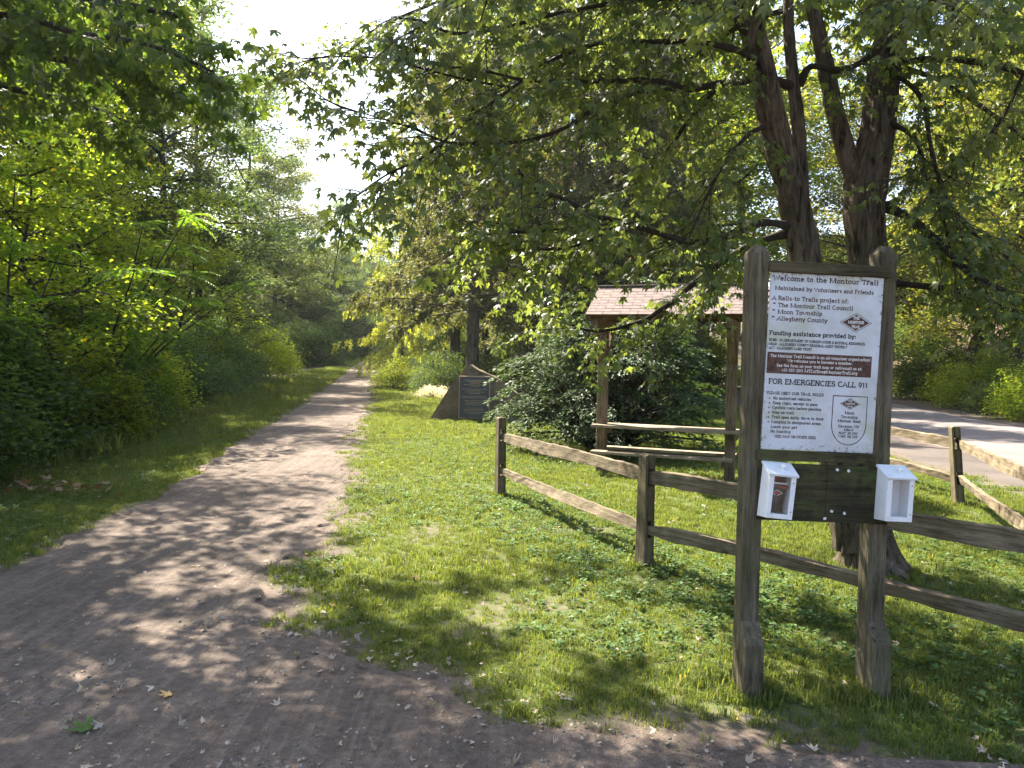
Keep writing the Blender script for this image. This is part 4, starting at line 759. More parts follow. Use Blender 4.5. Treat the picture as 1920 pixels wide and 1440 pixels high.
# ------------------------------------------------------------------ vegetation
LIMB = {
'T1':[(2.93,6.2,-0.09,0.301),(2.92,6.2,0.1,0.2494),(2.88,6.2,0.45,0.215),(2.87,6.2,1.15,0.1978),(2.85,6.2,2.01,0.1849),(2.83,6.2,2.52,0.1763),(2.79,6.2,2.98,0.1892),(2.89,6.25,3.5,0.1604),(2.97,6.3,4.07,0.1485),(3.1,6.35,4.69,0.1365),(3.26,6.4,5.57,0.1154),(3.4,6.5,6.74,0.0811),(3.5,6.6,7.97,0.0458)],
'T2':[(2.8,6.15,0.2,0.2132),(2.62,6.1,0.85,0.1777),(2.45,6.05,1.57,0.1552),(2.27,6.0,2.4,0.1415),(2.11,5.95,3.0,0.1362),(1.96,5.9,3.39,0.1268),(1.81,5.85,3.93,0.1095),(1.65,5.8,4.41,0.0965),(1.46,5.75,5.07,0.0798),(1.23,5.7,5.86,0.0553),(1.05,5.7,6.71,0.0316)],
'T3':[(2.25,6.02,2.61,0.0751),(2.23,6.05,2.98,0.0671),(2.2,6.1,3.57,0.0592),(2.16,6.1,3.82,0.0592),(2.13,6.15,4.25,0.0512),(2.12,6.2,4.85,0.043),(2.09,6.3,5.82,0.0306)],
'T4':[(2.75,6.2,3.07,0.1032),(2.65,6.25,3.35,0.091),(2.56,6.3,3.73,0.083),(2.49,6.35,4.13,0.0749),(2.39,6.4,4.62,0.0666),(2.31,6.5,5.35,0.0541),(2.27,6.6,6.45,0.032)],
'B1':[(2.14,5.97,2.7,0.0455),(1.85,5.8,2.7,0.0362),(1.61,5.65,2.59,0.0353),(1.38,5.5,2.51,0.0305),(1.19,5.4,2.49,0.03),(0.97,5.3,2.53,0.0257),(0.73,5.2,2.58,0.0216),(0.51,5.1,2.61,0.0212),(0.29,5.0,2.7,0.0173),(0.13,4.9,2.72,0.0136),(0.0,4.8,2.84,0.01)],
'B2':[(2.17,6.0,2.67,0.0499),(1.96,6.0,2.61,0.0416),(1.76,6.0,2.52,0.0374),(1.56,6.0,2.39,0.0333),(1.39,6.0,2.25,0.0291),(1.16,6.05,2.05,0.0252),(0.96,6.1,1.94,0.0212),(0.71,6.1,1.88,0.0169),(0.52,6.1,1.9,0.0127),(0.29,6.1,2.0,0.0085)],
'B3':[(0.73,5.2,2.58,0.0144),(0.47,5.1,2.53,0.0124),(0.26,5.0,2.49,0.0104),(-0.02,4.9,2.45,0.0102),(-0.28,4.8,2.46,0.0067)],
'B4':[(0.8,5.4,2.69,0.015),(0.61,5.4,2.53,0.015),(0.39,5.35,2.43,0.013),(0.13,5.3,2.4,0.011),(-0.16,5.2,2.38,0.0072)],
'B5':[(2.17,6.1,3.8,0.0465),(1.97,6.0,3.82,0.0416),(1.67,5.8,3.74,0.0362),(1.42,5.6,3.64,0.035),(1.18,5.4,3.54,0.03),(0.92,5.2,3.52,0.0252),(0.62,5.0,3.44,0.0208),(0.3,4.9,3.4,0.017),(0.03,4.8,3.37,0.0133),(-0.29,4.7,3.4,0.0098),(-0.57,4.6,3.35,0.0064)],
'B6':[(1.8,5.8,3.89,0.0362),(1.52,5.6,3.9,0.0311),(1.17,5.4,3.86,0.0262),(0.81,5.2,3.77,0.0216),(0.47,5.0,3.67,0.0173),(0.2,4.9,3.52,0.017),(-0.03,4.8,3.32,0.0133),(-0.29,4.7,3.09,0.0114),(-0.53,4.6,2.85,0.0096),(-0.76,4.5,2.7,0.0078),(-0.98,4.5,2.54,0.0062)],
'B7':[(1.18,5.4,3.54,0.0225),(0.78,5.2,3.43,0.018),(0.49,5.1,3.28,0.0177),(0.31,5.0,3.14,0.0173),(0.07,4.9,3.03,0.0136),(-0.19,4.8,2.98,0.0133),(-0.44,4.7,2.96,0.0098),(-0.66,4.6,3.04,0.0064)],
'B8':[(1.69,5.8,4.1,0.0322),(1.34,5.5,4.15,0.0267),(0.91,5.2,4.06,0.0216),(0.54,5.0,3.92,0.0173),(0.19,4.8,3.76,0.0166),(-0.13,4.6,3.59,0.0128),(-0.36,4.4,3.48,0.0122),(-0.53,4.3,3.5,0.0089),(-0.69,4.2,3.48,0.0058)],
'B9':[(1.42,5.6,3.6,0.0233),(1.25,5.7,3.4,0.0198),(1.12,5.8,3.21,0.0201),(0.91,5.9,2.99,0.0164),(0.68,6.0,2.82,0.0125),(0.39,6.0,2.57,0.0083)],
'B10':[(1.91,5.9,3.45,0.0286),(1.69,5.7,3.31,0.0198),(1.45,5.5,3.01,0.0153),(1.28,5.4,2.68,0.0112),(1.19,5.3,2.48,0.0074)],
'C1':[(2.91,6.15,2.91,0.0554),(2.99,6.0,2.82,0.0458),(3.12,5.8,2.63,0.0362),(3.19,5.6,2.42,0.0311),(3.29,5.5,2.29,0.0267),(3.49,5.4,2.16,0.0187),(3.77,5.3,1.98,0.011)],
'C2':[(2.9,6.2,4.03,0.043),(3.15,6.0,4.0,0.0333),(3.4,5.8,3.91,0.0282),(3.63,5.6,3.76,0.0233),(3.88,5.4,3.54,0.015)],
'C3':[(2.92,6.2,4.06,0.0301),(3.4,6.3,3.95,0.0218),(3.86,6.4,3.75,0.0222),(4.24,6.5,3.56,0.018),(4.68,6.6,3.28,0.0092)],
'C4':[(2.92,6.2,4.01,0.0301),(3.1,6.0,3.72,0.0208),(3.14,5.9,3.33,0.0205),(3.21,5.9,3.08,0.0205),(3.29,5.8,2.82,0.0161),(3.4,5.7,2.61,0.0158),(3.61,5.6,2.42,0.0117)],
'C5':[(2.91,6.2,3.6,0.0344),(3.07,6.0,3.4,0.0208),(3.12,5.9,3.09,0.0205),(3.19,5.8,2.79,0.0161),(3.25,5.8,2.59,0.0121),(3.31,5.8,2.32,0.008)],
'C6':[(2.98,6.2,2.31,0.0473),(3.13,6.0,2.27,0.0333),(3.37,5.9,2.23,0.0286),(3.55,5.8,2.15,0.0241),(3.77,5.7,2.03,0.0198),(4.03,5.6,1.85,0.0117)],
'C7':[(2.21,6.1,3.82,0.0381),(2.25,6.0,3.93,0.0333),(2.44,5.9,3.87,0.0327),(2.59,5.8,3.92,0.0322),(2.75,5.7,4.08,0.0277),(2.92,5.6,4.26,0.0233),(3.09,5.5,4.51,0.0153)],
'C8':[(3.07,6.3,4.67,0.0393),(3.26,6.0,4.41,0.0291),(3.41,5.7,4.2,0.0237),(3.56,5.4,4.04,0.015)],
'C9':[(3.63,5.6,3.76,0.0155),(3.56,5.7,3.48,0.0158),(3.45,5.9,3.22,0.0123),(3.31,6.0,3.07,0.0083)],
'U1':[(1.65,5.8,4.41,0.0402),(1.15,5.2,4.26,0.0325),(0.67,4.8,4.15,0.0233),(0.2,4.4,3.91,0.0153),(-0.21,4.1,3.7,0.0114),(-0.57,3.9,3.54,0.0081),(-0.76,3.8,3.33,0.0053)],
'U2':[(2.28,6.4,5.3,0.0444),(1.92,5.4,4.87,0.0337),(1.6,4.6,4.28,0.0223),(1.35,4.0,3.78,0.0139),(1.14,3.6,3.42,0.0075)],
'U3':[(3.07,6.3,4.67,0.0481),(2.88,5.4,4.46,0.0337),(2.52,4.6,4.11,0.0223),(2.14,4.0,3.69,0.0139),(1.88,3.6,3.36,0.0075)],
'U4':[(1.65,5.8,4.49,0.0362),(1.3,5.9,4.88,0.0327),(0.73,6.2,5.16,0.0258),(0.11,6.5,5.14,0.018),(-0.43,6.8,5.11,0.0141),(-0.92,7.0,5.11,0.0097)],
'S1':[(-0.03,4.8,3.32,0.01),(-0.28,4.6,3.29,0.0096),(-0.52,4.5,3.31,0.0078),(-0.75,4.4,3.33,0.0061),(-0.99,4.4,3.34,0.0061),(-1.21,4.3,3.29,0.0045),(-1.38,4.3,3.33,0.003)],
'S2':[(-0.44,4.7,2.96,0.0098),(-0.66,4.6,3.02,0.008),(-0.86,4.5,3.05,0.0062),(-1.08,4.5,3.12,0.0062),(-1.23,4.4,3.21,0.0046),(-1.34,4.4,3.26,0.0031)],
'O1':[(-5.04,5.6,4.28,0.0621),(-4.44,5.8,4.07,0.0523),(-3.98,6.0,3.98,0.0416),(-3.59,6.1,3.93,0.0338),(-3.18,6.2,3.85,0.0258),(-2.8,6.2,3.73,0.0172),(-2.54,6.2,3.65,0.0086)],
'O2':[(-5.04,5.6,4.35,0.0544),(-4.09,5.6,4.29,0.0466),(-3.46,5.7,4.27,0.0356),(-2.97,5.8,4.23,0.0282),(-2.5,5.8,4.14,0.0201),(-2.18,5.8,4.19,0.0121),(-1.95,5.8,4.27,0.008)],
'O3':[(-4.44,5.8,4.07,0.0322),(-3.63,5.6,4.04,0.0272),(-3.12,5.5,3.89,0.0191),(-2.62,5.4,3.79,0.015),(-2.29,5.4,3.68,0.0112),(-2.07,5.4,3.58,0.0075)],
'O4':[(-4.92,5.9,4.03,0.0368),(-4.45,6.2,3.83,0.0344),(-4.07,6.4,3.77,0.0266),(-3.69,6.5,3.73,0.018),(-3.29,6.6,3.59,0.0092)],
'O5':[(-4.85,5.6,4.58,0.0544),(-3.31,5.0,4.42,0.0347),(-2.42,4.6,4.15,0.0223),(-1.78,4.4,3.9,0.0153),(-1.44,4.3,3.72,0.0089)],
}
def rvec(rng, n): v = rng.normal(0, 1, (n, 3)); return norm(v)
class Foliage:
    def __init__(s): s.p = []; s.t = []; s.u = []; s.s = []
    def add(s, p, t, u, sz): s.p.append(p); s.t.append(t); s.u.append(u); s.s.append(np.broadcast_to(sz, (len(p),)))
    def mesh(s, name, T, rng):
        V, F, R = leaves(np.concatenate(s.p), np.concatenate(s.t), np.concatenate(s.u), np.concatenate(s.s), T, rng); return np_mesh(name, V, [F], R)
def twig_leaves(P, fol, rng, size, start=.25, step=.06, droop=.5):
    """opposite leaves along a twig polyline P"""
    seg = np.linalg.norm(np.diff(P, axis=0), axis=1); cum = np.concatenate([[0], np.cumsum(seg)]); L = cum[-1]
    d = np.arange(L * start, L, step); d = np.concatenate([d, [L]])
    C = np.stack([np.interp(d, cum, P[:, k]) for k in range(3)], -1); T = norm(np.gradient(P, axis=0)); TT = np.stack([np.interp(d, cum, T[:, k]) for k in range(3)], -1)
    side = norm(np.cross(TT, [0, 0, 1.]) + 1e-3)
    for s in (-1, 1):
        n = len(C); o = norm(TT * rng.uniform(.2, .9, (n, 1)) + s * side * rng.uniform(.5, 1.1, (n, 1)) + np.array([0, 0, -1.]) * rng.uniform(0, droop, (n, 1)) + rng.normal(0, .15, (n, 3)))
        base = C + o * rng.uniform(.025, .06, (n, 1)); tip = norm(o + np.array([0, 0, -1.]) * rng.uniform(0, droop * 1.3, (n, 1)))
        up = np.array([0, 0, 1.]) + rng.normal(0, .38, (n, 3)); fol.add(base, tip, up, size * rng.uniform(.45, 1.3, n))
def twig(p, d, L, rng, n=5, droop=.35):
    pts = [np.array(p)]; d = norm(np.array(d))
    for i in range(n): d = norm(d + np.array([0, 0, -droop / n]) + rng.normal(0, .1, 3)); pts.append(pts[-1] + d * L / n)
    return np.array(pts)
def dress(limb, wood, fol, rng, spacing, tl, size, start=.15, subs=2, droop=.5):
    P = catmull(np.array(limb)[:, :3], 4); seg = np.linalg.norm(np.diff(P, axis=0), axis=1); cum = np.concatenate([[0], np.cumsum(seg)]); L = cum[-1]
    T = norm(np.gradient(P, axis=0)); k = 0
    for d in np.arange(L * start, L, spacing):
        d += rng.uniform(-.4, .4) * spacing; d = min(max(d, 0), L * .999)
        c = np.array([np.interp(d, cum, P[:, q]) for q in range(3)]); t = np.array([np.interp(d, cum, T[:, q]) for q in range(3)])
        side = norm(np.cross(t, [0, 0, 1.])) * (1 if k % 2 else -1); k += 1
        v = t * rng.uniform(.3, .9) + side * rng.uniform(.3, 1) + np.array([0, 0, rng.uniform(-.55, .4)])
        ln = tl * rng.uniform(.45, 1.15); q = twig(c, v, ln, rng); wood.tube(q, np.linspace(.0045, .0018, len(q)), 4); twig_leaves(q, fol, rng, size, .3, .075, droop)
        for _ in range(subs):
            i = rng.integers(1, 4); v2 = norm(q[i + 1] - q[i]) + rng.normal(0, .55, 3); q2 = twig(q[i], v2, ln * rng.uniform(.35, .65), rng, 4); wood.tube(q2, np.linspace(.003, .0014, len(q2)), 3); twig_leaves(q2, fol, rng, size, .2, .075, droop)
    q = P[-5:]; twig_leaves(q, fol, rng, size, 0, .06, droop)
def bark_disp(P, th):
    s = np.cumsum(np.concatenate([[0], np.linalg.norm(np.diff(P, axis=0), axis=1)]))[:, None]; t = th[None]
    w_ = vnoise(t * 1.6 + 0 * s, s * 1.2 + 0 * t, .35, 3) * 2
    return 1 + .05 * np.sin(t * 11 + w_ * 5 + s * 1.1) + .035 * np.sin(t * 19 - s * 2.3 + w_ * 7) + .05 * (vnoise(t + 0 * s, s + 0 * t, .13, 9) - .5) + .12 * (vnoise(t * .6 + 0 * s, s + 0 * t, .6, 6) - .5)
def resample(limb, step):
    A = catmull(limb, 8); seg = np.linalg.norm(np.diff(A[:, :3], axis=0), axis=1); cum = np.concatenate([[0], np.cumsum(seg)]); d = np.arange(0, cum[-1], step)
    return np.stack([np.interp(d, cum, A[:, k]) for k in range(4)], -1)
LIMB['U1'] = LIMB['U1'][:-2]; LIMB['O5'] = LIMB['O5'][:-2]; LIMB['O2'] = LIMB['O2'][:-2]; LIMB['U4'] = LIMB['U4'][:-1]
LIMB['U5'] = [(1.65, 5.8, 4.4, .05), (.6, 6.8, 5.0, .04), (-.6, 7.9, 5.3, .025), (-1.9, 8.9, 5.2, .012), (-2.6, 9.4, 4.9, .006)]
LIMB['U6'] = [(1.46, 5.75, 5.07, .045), (.9, 7.4, 5.7, .035), (.2, 8.9, 6.0, .02), (-.5, 10.2, 5.8, .01)]
LIMB['U7'] = [(2.12, 6.2, 4.85, .04), (1.7, 7.6, 5.5, .03), (1.4, 9.0, 5.8, .018), (1.0, 10.4, 5.6, .008)]
LIMB['U8'] = [(1.23, 5.7, 5.86, .04), (.2, 6.3, 6.4, .03), (-1.0, 7.0, 6.5, .02), (-2.1, 7.6, 6.2, .01)]
def build_maple():
    rng = np.random.default_rng(12); base = np.array([2.9, 6.2, 0])
    r = empty('maple_tree', base); tag(r, 'large multi stemmed maple rising behind the trailhead sign, branches over the lawn', 'tree')
    b = MB()
    for k in ('T1', 'T2', 'T3', 'T4'):
        A = resample(LIMB[k], .035); A[:, :3] -= base; A[:, 3] *= .82
        V, F = tube(A[:, :3], A[:, 3], 56 if k in ('T1', 'T2') else 32, bark_disp)
        if k == 'T1':   # root flare
            z = V[:, 2]; c = np.array([.02, 0]); f = 1 + .75 * np.exp(-np.maximum(z, 0) / .1) * (-.1 + 1.1 * vnoise(np.arctan2(V[:, 1], V[:, 0]) * 2 + 9, z * 0, 1, 4)); V[:, :2] = c + (V[:, :2] - c) * f[:, None]
        b.add(V, F)
    obj('trunk', b.mesh('trunk', True), M['bark'], r)
    fol, tw = Foliage(), MB()
    for k, L in LIMB.items():
        if k[0] in 'BCUS':
            A = resample(L, .04); V, F = tube(A[:, :3] - base, A[:, 3] * .78 * (1 + .12 * np.sin(np.arange(len(A)) * .9)), 8); obj('limb', np_mesh('limb', V, [F], smooth=True), M['twig'], r)
            L2 = np.array(L); L2[:, :3] -= base; up = k[0] == 'U'; S = k[0] == 'S'
            dress(L2, tw, fol, rng, .11 if S else (.07 if k in ('U5', 'U6', 'U7', 'U8') else .072), .34 if S else .62, .05 if S else .052, .15, 1 if S else 2, .7)
    # upper crown above the frame
    for k in ('T1', 'T2', 'T3', 'T4'):
        A = np.array(LIMB[k])[:, :3] - base; top = A[-4:] if k in ('T1', 'T2') else A[-3:]; P = catmull(top, 6)
        for i in range(22 if k in ('T1', 'T2') else 12):
            p = P[rng.integers(2, len(P))]; a = rng.random() * 6.28; q = twig(p, (math.cos(a), math.sin(a), rng.uniform(.1, .7)), rng.uniform(1.2, 2.9), rng, 6, .5); tw.tube(q, np.linspace(.025, .006, 7), 5)
            L = np.hstack([q, np.zeros((7, 1))]); dress(L, tw, fol, rng, .26, .6, .085, .2, 1, .6)
    t = obj('twigs', tw.mesh('twigs'), M['twig'], r); t['kind'] = 'stuff'
    c = obj('crown', fol.mesh('crown', MAPLE, rng), M['leaf_maple'], r); c['kind'] = 'stuff'; print('maple leaves', sum(len(q) for q in fol.p))
build_maple()
def build_overhang():
    rng = np.random.default_rng(8); base = np.array([-6.9, 8.3, 0]); r = empty('sycamore_tree', base); tag(r, 'shaded broad leaved tree at the left whose dark boughs hang across the upper corner', 'tree')
    fol, tw = Foliage(), MB(); tp = np.array([(0, 0, -.2, .2), (.05, .05, 2, .17), (-.1, .15, 4, .15), (.3, .5, 6.5, .12), (1.3, 1.3, 12, .05)], float)
    A = resample(tp, .05); V, F = tube(A[:, :3], A[:, 3], 28, bark_disp); tr = MB(); tr.add(V, F)
    for k in ('O1', 'O2', 'O3', 'O4', 'O5'):
        L = np.array(LIMB[k]); L[:, :3] -= base
        if k != 'O3':
            st = np.array([tp[2 if k != 'O5' else 3][0], tp[2][1], L[0][2] - .5, .07]); L = np.vstack([st, L])
        A = resample(L, .05); V, F = tube(A[:, :3], A[:, 3], 8); obj('limb', np_mesh('limb', V, [F], smooth=True), M['twig'], r); dress(L, tw, fol, rng, .085, .6, .07, .25, 2, .9)
    P = catmull(tp[2:, :3], 8)
    for i in range(52):
        p = P[rng.integers(5, len(P))]; a = rng.random() * 6.28; q = twig(p, (math.cos(a), math.sin(a), rng.uniform(.05, .5)), rng.uniform(1.6, 3.6), rng, 6, .4); tw.tube(q, np.linspace(.03, .006, 7), 5); dress(np.hstack([q, np.zeros((7, 1))]), tw, fol, rng, .26, .7, .115, .2, 1, .7)
    obj('trunk', tr.mesh('trunk', True), M['bark'], r)
    t = obj('twigs', tw.mesh('twigs'), M['twig'], r); t['kind'] = 'stuff'; c = obj('crown', fol.mesh('crown', MAPLE, rng), M['leaf_over'], r); c['kind'] = 'stuff'
build_overhang()

def cluster(fol, c, n, sig, size, rng, flat=.5, out=None):
    p = c + rng.normal(0, 1, (n, 3)) * np.array([sig, sig, sig * flat]); a = rng.random(n) * 6.28
    t = np.stack([np.cos(a), np.sin(a), rng.uniform(-.7, .15, n)], -1)
    if out is not None: t = t + out * .6
    fol.add(p, t, np.array([0, 0, 1.]) + rng.normal(0, .45, (n, 3)), size * rng.uniform(.6, 1.25, n))
def broadleaf(seed, h, cb, rx, limbs, per, size, T, bend=.4, top=.55):
    rng = np.random.default_rng(seed); fol, wd = Foliage(), MB(); n = 8
    P = np.cumsum(np.vstack([[0, 0, -.3], np.hstack([rng.normal(0, bend * .35, (n, 2)), np.full((n, 1), (h * .95 + .3) / n)])]), 0); R = np.linspace(h * .013, h * .002, n + 1); A = resample(np.hstack([P, R[:, None]]), .25); V, F = tube(A[:, :3], A[:, 3], 10); wd.add(V, F); TP = A[:, :3]
    for i in range(limbs):
        t = cb + (1 - cb) * ((i + rng.random()) / limbs); z = h * t; p = TP[np.argmin(abs(TP[:, 2] - z * .93))]
        prof = math.sqrt(max(.05, 1 - ((t - cb - (1 - cb) * (1 - top)) / ((1 - cb) * .62)) ** 2)); a = i * 2.4 + rng.uniform(-.5, .5); L = rx * prof * rng.uniform(.65, 1.15)
        q = twig(p, (math.cos(a), math.sin(a), rng.uniform(.15, .75)), L, rng, 7, .35); wd.tube(q, np.linspace(.012 * h * .35, .008, 8), 6)
        for j in range(7):
            i0 = rng.integers(2, 8); b = q[i0]; q2 = twig(b, rng.normal(0, 1, 3) * [1, 1, .5] + norm(q[-1] - q[0]) * .7, L * rng.uniform(.2, .42), rng, 4, .3); wd.tube(q2, np.linspace(.016, .004, 5), 4)
            for c in (q2[-1], q2[2]): cluster(fol, c, int(per * rng.uniform(.5, 1.3)), rng.uniform(.22, .42) * (h / 13) ** .5, size, rng, .45)
        cluster(fol, q[-1], per, .35, size, rng, .5)
    return wd.mesh('trunk', True), fol.mesh('crown', T, rng)
def shrub(seed, rx, h, n, per, size, T, flat=.5, droop=0, low=.1):
    rng = np.random.default_rng(seed); fol, wd = Foliage(), MB()
    for i in range(n):
        a = rng.random() * 6.28; el = math.asin(min(1, rng.uniform(low, 1))); rr = rng.uniform(.55, 1) ** .5
        c = np.array([math.cos(a) * math.cos(el) * rx * rr, math.sin(a) * math.cos(el) * rx * rr, math.sin(el) * h * rr * rng.uniform(.8, 1.1)])
        if i % 2 == 0:
            b0 = np.array([c[0] * .08, c[1] * .08, -.1]); q = catmull(np.array([b0, b0 * .4 + c * .45 + [0, 0, h * .12], c]), 4); wd.tube(q, np.linspace(.018, .004, len(q)), 4)
        cluster(fol, c, int(per * rng.uniform(.6, 1.3)), rng.uniform(.14, .26) * max(rx, h) / 1.6, size, rng, flat, norm(c * [1, 1, .3] - [0, 0, droop]))
    return wd.mesh('stems', True), fol.mesh('foliage', T, rng)
def conifer(seed, h, rx, cb, size, T, whorls=26, per=7, droop=.3, hang=.28, fl=26):
    rng = np.random.default_rng(seed); fol, wd = Foliage(), MB(); A = resample(np.array([(0, 0, -.3, h * .014), (.05, 0, h * .4, h * .011), (0, .08, h, .015)], float), .3); V, F = tube(A[:, :3], A[:, 3], 12, bark_disp); wd.add(V, F)
    for i in range(whorls):
        t = cb + (1 - cb) * i / whorls; L0 = rx * (1 - t) ** .75 + .35
        for j in range(per):
            a = rng.random() * 6.28; L = L0 * rng.uniform(.55, 1.15); q = twig((0, 0, h * t), (math.cos(a), math.sin(a), rng.uniform(-.05, .4)), L, rng, 8, droop); wd.tube(q, np.linspace(.028 * (1.2 - t), .004, 9), 5)
            nt_ = max(4, int(L * 7))
            for k in range(nt_):
                f = rng.uniform(.2, 1) * 7.99; i0 = int(f); b = q[i0] + (q[i0 + 1] - q[i0]) * (f - i0) if i0 < 8 else q[8]
                v = norm(q[-1] - q[0]) * .5 + np.array([math.cos(a + 1.57), math.sin(a + 1.57), 0]) * rng.uniform(-1, 1) + np.array([0, 0, -rng.uniform(0, hang * 2.5)]); q2 = twig(b, v, rng.uniform(.25, .55) * (.6 + .5 * L / rx), rng, 3, hang * 2)
                m = fl; w_ = rng.random(m)[:, None] * 2.99; ii = w_.astype(int); pos = q2[ii[:, 0]] + (q2[ii[:, 0] + 1] - q2[ii[:, 0]]) * (w_ - ii) + rng.normal(0, .025, (m, 3)); d = norm(q2[-1] - q2[0])
                fol.add(pos, d * .8 + rng.normal(0, .6, (m, 3)), np.array([0, 0, 1.]) + rng.normal(0, .5, (m, 3)), size * rng.uniform(.6, 1.2, m))
    return wd.mesh('trunk', True), fol.mesh('crown', T, rng)
def sumac(seed, h, n, fr=.62):
    rng = np.random.default_rng(seed); fol, wd = Foliage(), MB(); T2 = (KITE[0] * np.array([.55, 1, 1]), KITE[1])
    for s in range(n):
        a = rng.random() * 6.28; ln = rng.uniform(.15, .75); tip = np.array([math.cos(a) * h * ln, math.sin(a) * h * ln, h * rng.uniform(.6, 1.05)]); P = catmull(np.array([[0, 0, -.2], [tip[0] * .3, tip[1] * .3, tip[2] * .45], tip]), 6); wd.tube(P, np.linspace(.035, .01, len(P)), 6)
        for node in range(3):
            c = P[-1 - node * 3]
            for k in range(9):
                az = rng.random() * 6.28; v = np.array([math.cos(az), math.sin(az), rng.uniform(.05, .7)]); q = twig(c, v, fr * rng.uniform(.7, 1.15), rng, 6, 1.0); wd.tube(q, np.linspace(.004, .0015, 7), 3)
                m = 13; w_ = np.linspace(.15, .99, m)[:, None] * 5.99; ii = w_.astype(int)[:, 0]; pos = q[ii] + (q[ii + 1] - q[ii]) * (w_ - ii[:, None]); d = norm(q[ii + 1] - q[ii]); sd = norm(np.cross(d, [0, 0, 1.]))
                for sg in (-1, 1): fol.add(pos, norm(sd * sg + d * .45 + [0, 0, -.25] + rng.normal(0, .08, (m, 3))), np.array([0, 0, 1.]) + rng.normal(0, .15, (m, 3)) + 0 * pos, .13 * (1 - .5 * np.abs(np.linspace(-1, 1, m))) * rng.uniform(.85, 1.1, m))
    return wd.mesh('trunk', True), fol.mesh('crown', T2, rng)
LIB = {}
def lib(k):
    if k in LIB: return LIB[k]
    mk = {'tallA': lambda: broadleaf(1, 14, .2, 3.6, 30, 56, .15, OVATE), 'tallB': lambda: broadleaf(2, 14, .15, 3.2, 32, 54, .14, OVATE, .6), 'tallC': lambda: broadleaf(3, 14, .28, 4.0, 28, 60, .15, OVATE, .3),
          'young': lambda: broadleaf(4, 6, .12, 2.0, 24, 26, .11, OVATE, .5), 'shA': lambda: shrub(5, 1.6, 2.2, 130, 75, .1, OVATE), 'shB': lambda: shrub(6, 1.5, 1.7, 120, 75, .085, OVATE, .7), 'shC': lambda: shrub(7, 1.4, 2.6, 130, 70, .12, OVATE, .6, 0, .0),
          'weed': lambda: shrub(9, 1.0, 1.1, 90, 50, .07, KITE, .9, 0, 0), 'con': lambda: conifer(10, 13, 3.6, .2, .14, NEEDLE), 'conB': lambda: conifer(11, 14, 3.2, .13, .14, NEEDLE, 28, 7, .5, .4), 'larch': lambda: conifer(14, 15, 3.4, .1, .13, NEEDLE, 26, 6, .7, .9, 24),
          'sumA': lambda: sumac(15, 4.2, 9), 'sumB': lambda: sumac(16, 3.6, 7)}[k]()
    LIB[k] = mk; return mk
COUNT = {}
def plant(kind, name, x, y, s, rz, mat, label, cat, group=None, bark='bark_dark', sz=None, parts=('trunk', 'crown'), tilt=(0, 0)):
    t, c = lib(kind); r = empty(name, xyz(x, y), (tilt[0], tilt[1], rz), (s, s, sz or s)); tag(r, label, cat, group)
    for nm, me, mt in ((parts[0], t, M[bark]), (parts[1], c, M[mat])):
        o = bpy.data.objects.new(nm, me)
        if not me.materials: me.materials.append(mt)
        link(o, r); o.material_slots[0].link = 'OBJECT'; o.material_slots[0].material = mt
        if nm == parts[1]: o['kind'] = 'stuff'
    return r
SH = ('stems', 'foliage')
exec_list = []
# left woods: tall trees standing behind the thicket
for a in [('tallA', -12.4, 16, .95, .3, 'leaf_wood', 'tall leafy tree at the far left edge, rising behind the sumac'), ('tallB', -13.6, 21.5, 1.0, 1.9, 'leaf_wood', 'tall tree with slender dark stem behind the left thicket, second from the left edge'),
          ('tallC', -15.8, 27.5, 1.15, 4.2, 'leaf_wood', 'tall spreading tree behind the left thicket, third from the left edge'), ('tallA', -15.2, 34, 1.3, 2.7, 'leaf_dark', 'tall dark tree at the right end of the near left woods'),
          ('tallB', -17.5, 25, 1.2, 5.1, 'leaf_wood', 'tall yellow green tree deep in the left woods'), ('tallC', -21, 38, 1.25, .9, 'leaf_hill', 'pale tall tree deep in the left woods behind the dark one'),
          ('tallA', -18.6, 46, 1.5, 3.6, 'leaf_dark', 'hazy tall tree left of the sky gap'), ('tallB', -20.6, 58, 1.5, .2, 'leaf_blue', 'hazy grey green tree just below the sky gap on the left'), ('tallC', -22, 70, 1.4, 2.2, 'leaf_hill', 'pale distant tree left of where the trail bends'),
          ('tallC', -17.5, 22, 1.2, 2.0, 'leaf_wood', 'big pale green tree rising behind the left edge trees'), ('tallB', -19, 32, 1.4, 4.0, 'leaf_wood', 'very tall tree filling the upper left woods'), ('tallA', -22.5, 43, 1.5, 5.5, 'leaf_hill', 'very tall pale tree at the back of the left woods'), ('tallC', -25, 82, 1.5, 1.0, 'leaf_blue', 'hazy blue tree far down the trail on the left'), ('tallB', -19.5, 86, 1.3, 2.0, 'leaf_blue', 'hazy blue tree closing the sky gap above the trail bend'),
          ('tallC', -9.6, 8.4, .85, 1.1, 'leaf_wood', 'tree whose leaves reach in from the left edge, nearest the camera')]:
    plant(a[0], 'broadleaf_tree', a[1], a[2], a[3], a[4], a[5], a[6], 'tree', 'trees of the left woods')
for a in [('young', -7.9, 13.2, .9, .4, 'leaf_wood', 'slim young tree with forked dark stem beside the left lawn strip'), ('young', -10.2, 18.5, 1.0, 2.4, 'leaf_lime', 'bright lime young tree above the middle of the left thicket'), ('young', -12.3, 28, 1.0, 4.4, 'leaf_lime', 'lime lit young tree at the far end of the near thicket'), ('young', -13.8, 38, 1.1, 1.3, 'leaf_blue', 'grey green young tree beyond the near thicket')]:
    plant(a[0], 'young_tree', a[1], a[2], a[3], a[4], a[5], a[6], 'tree', 'young trees along the left thicket')
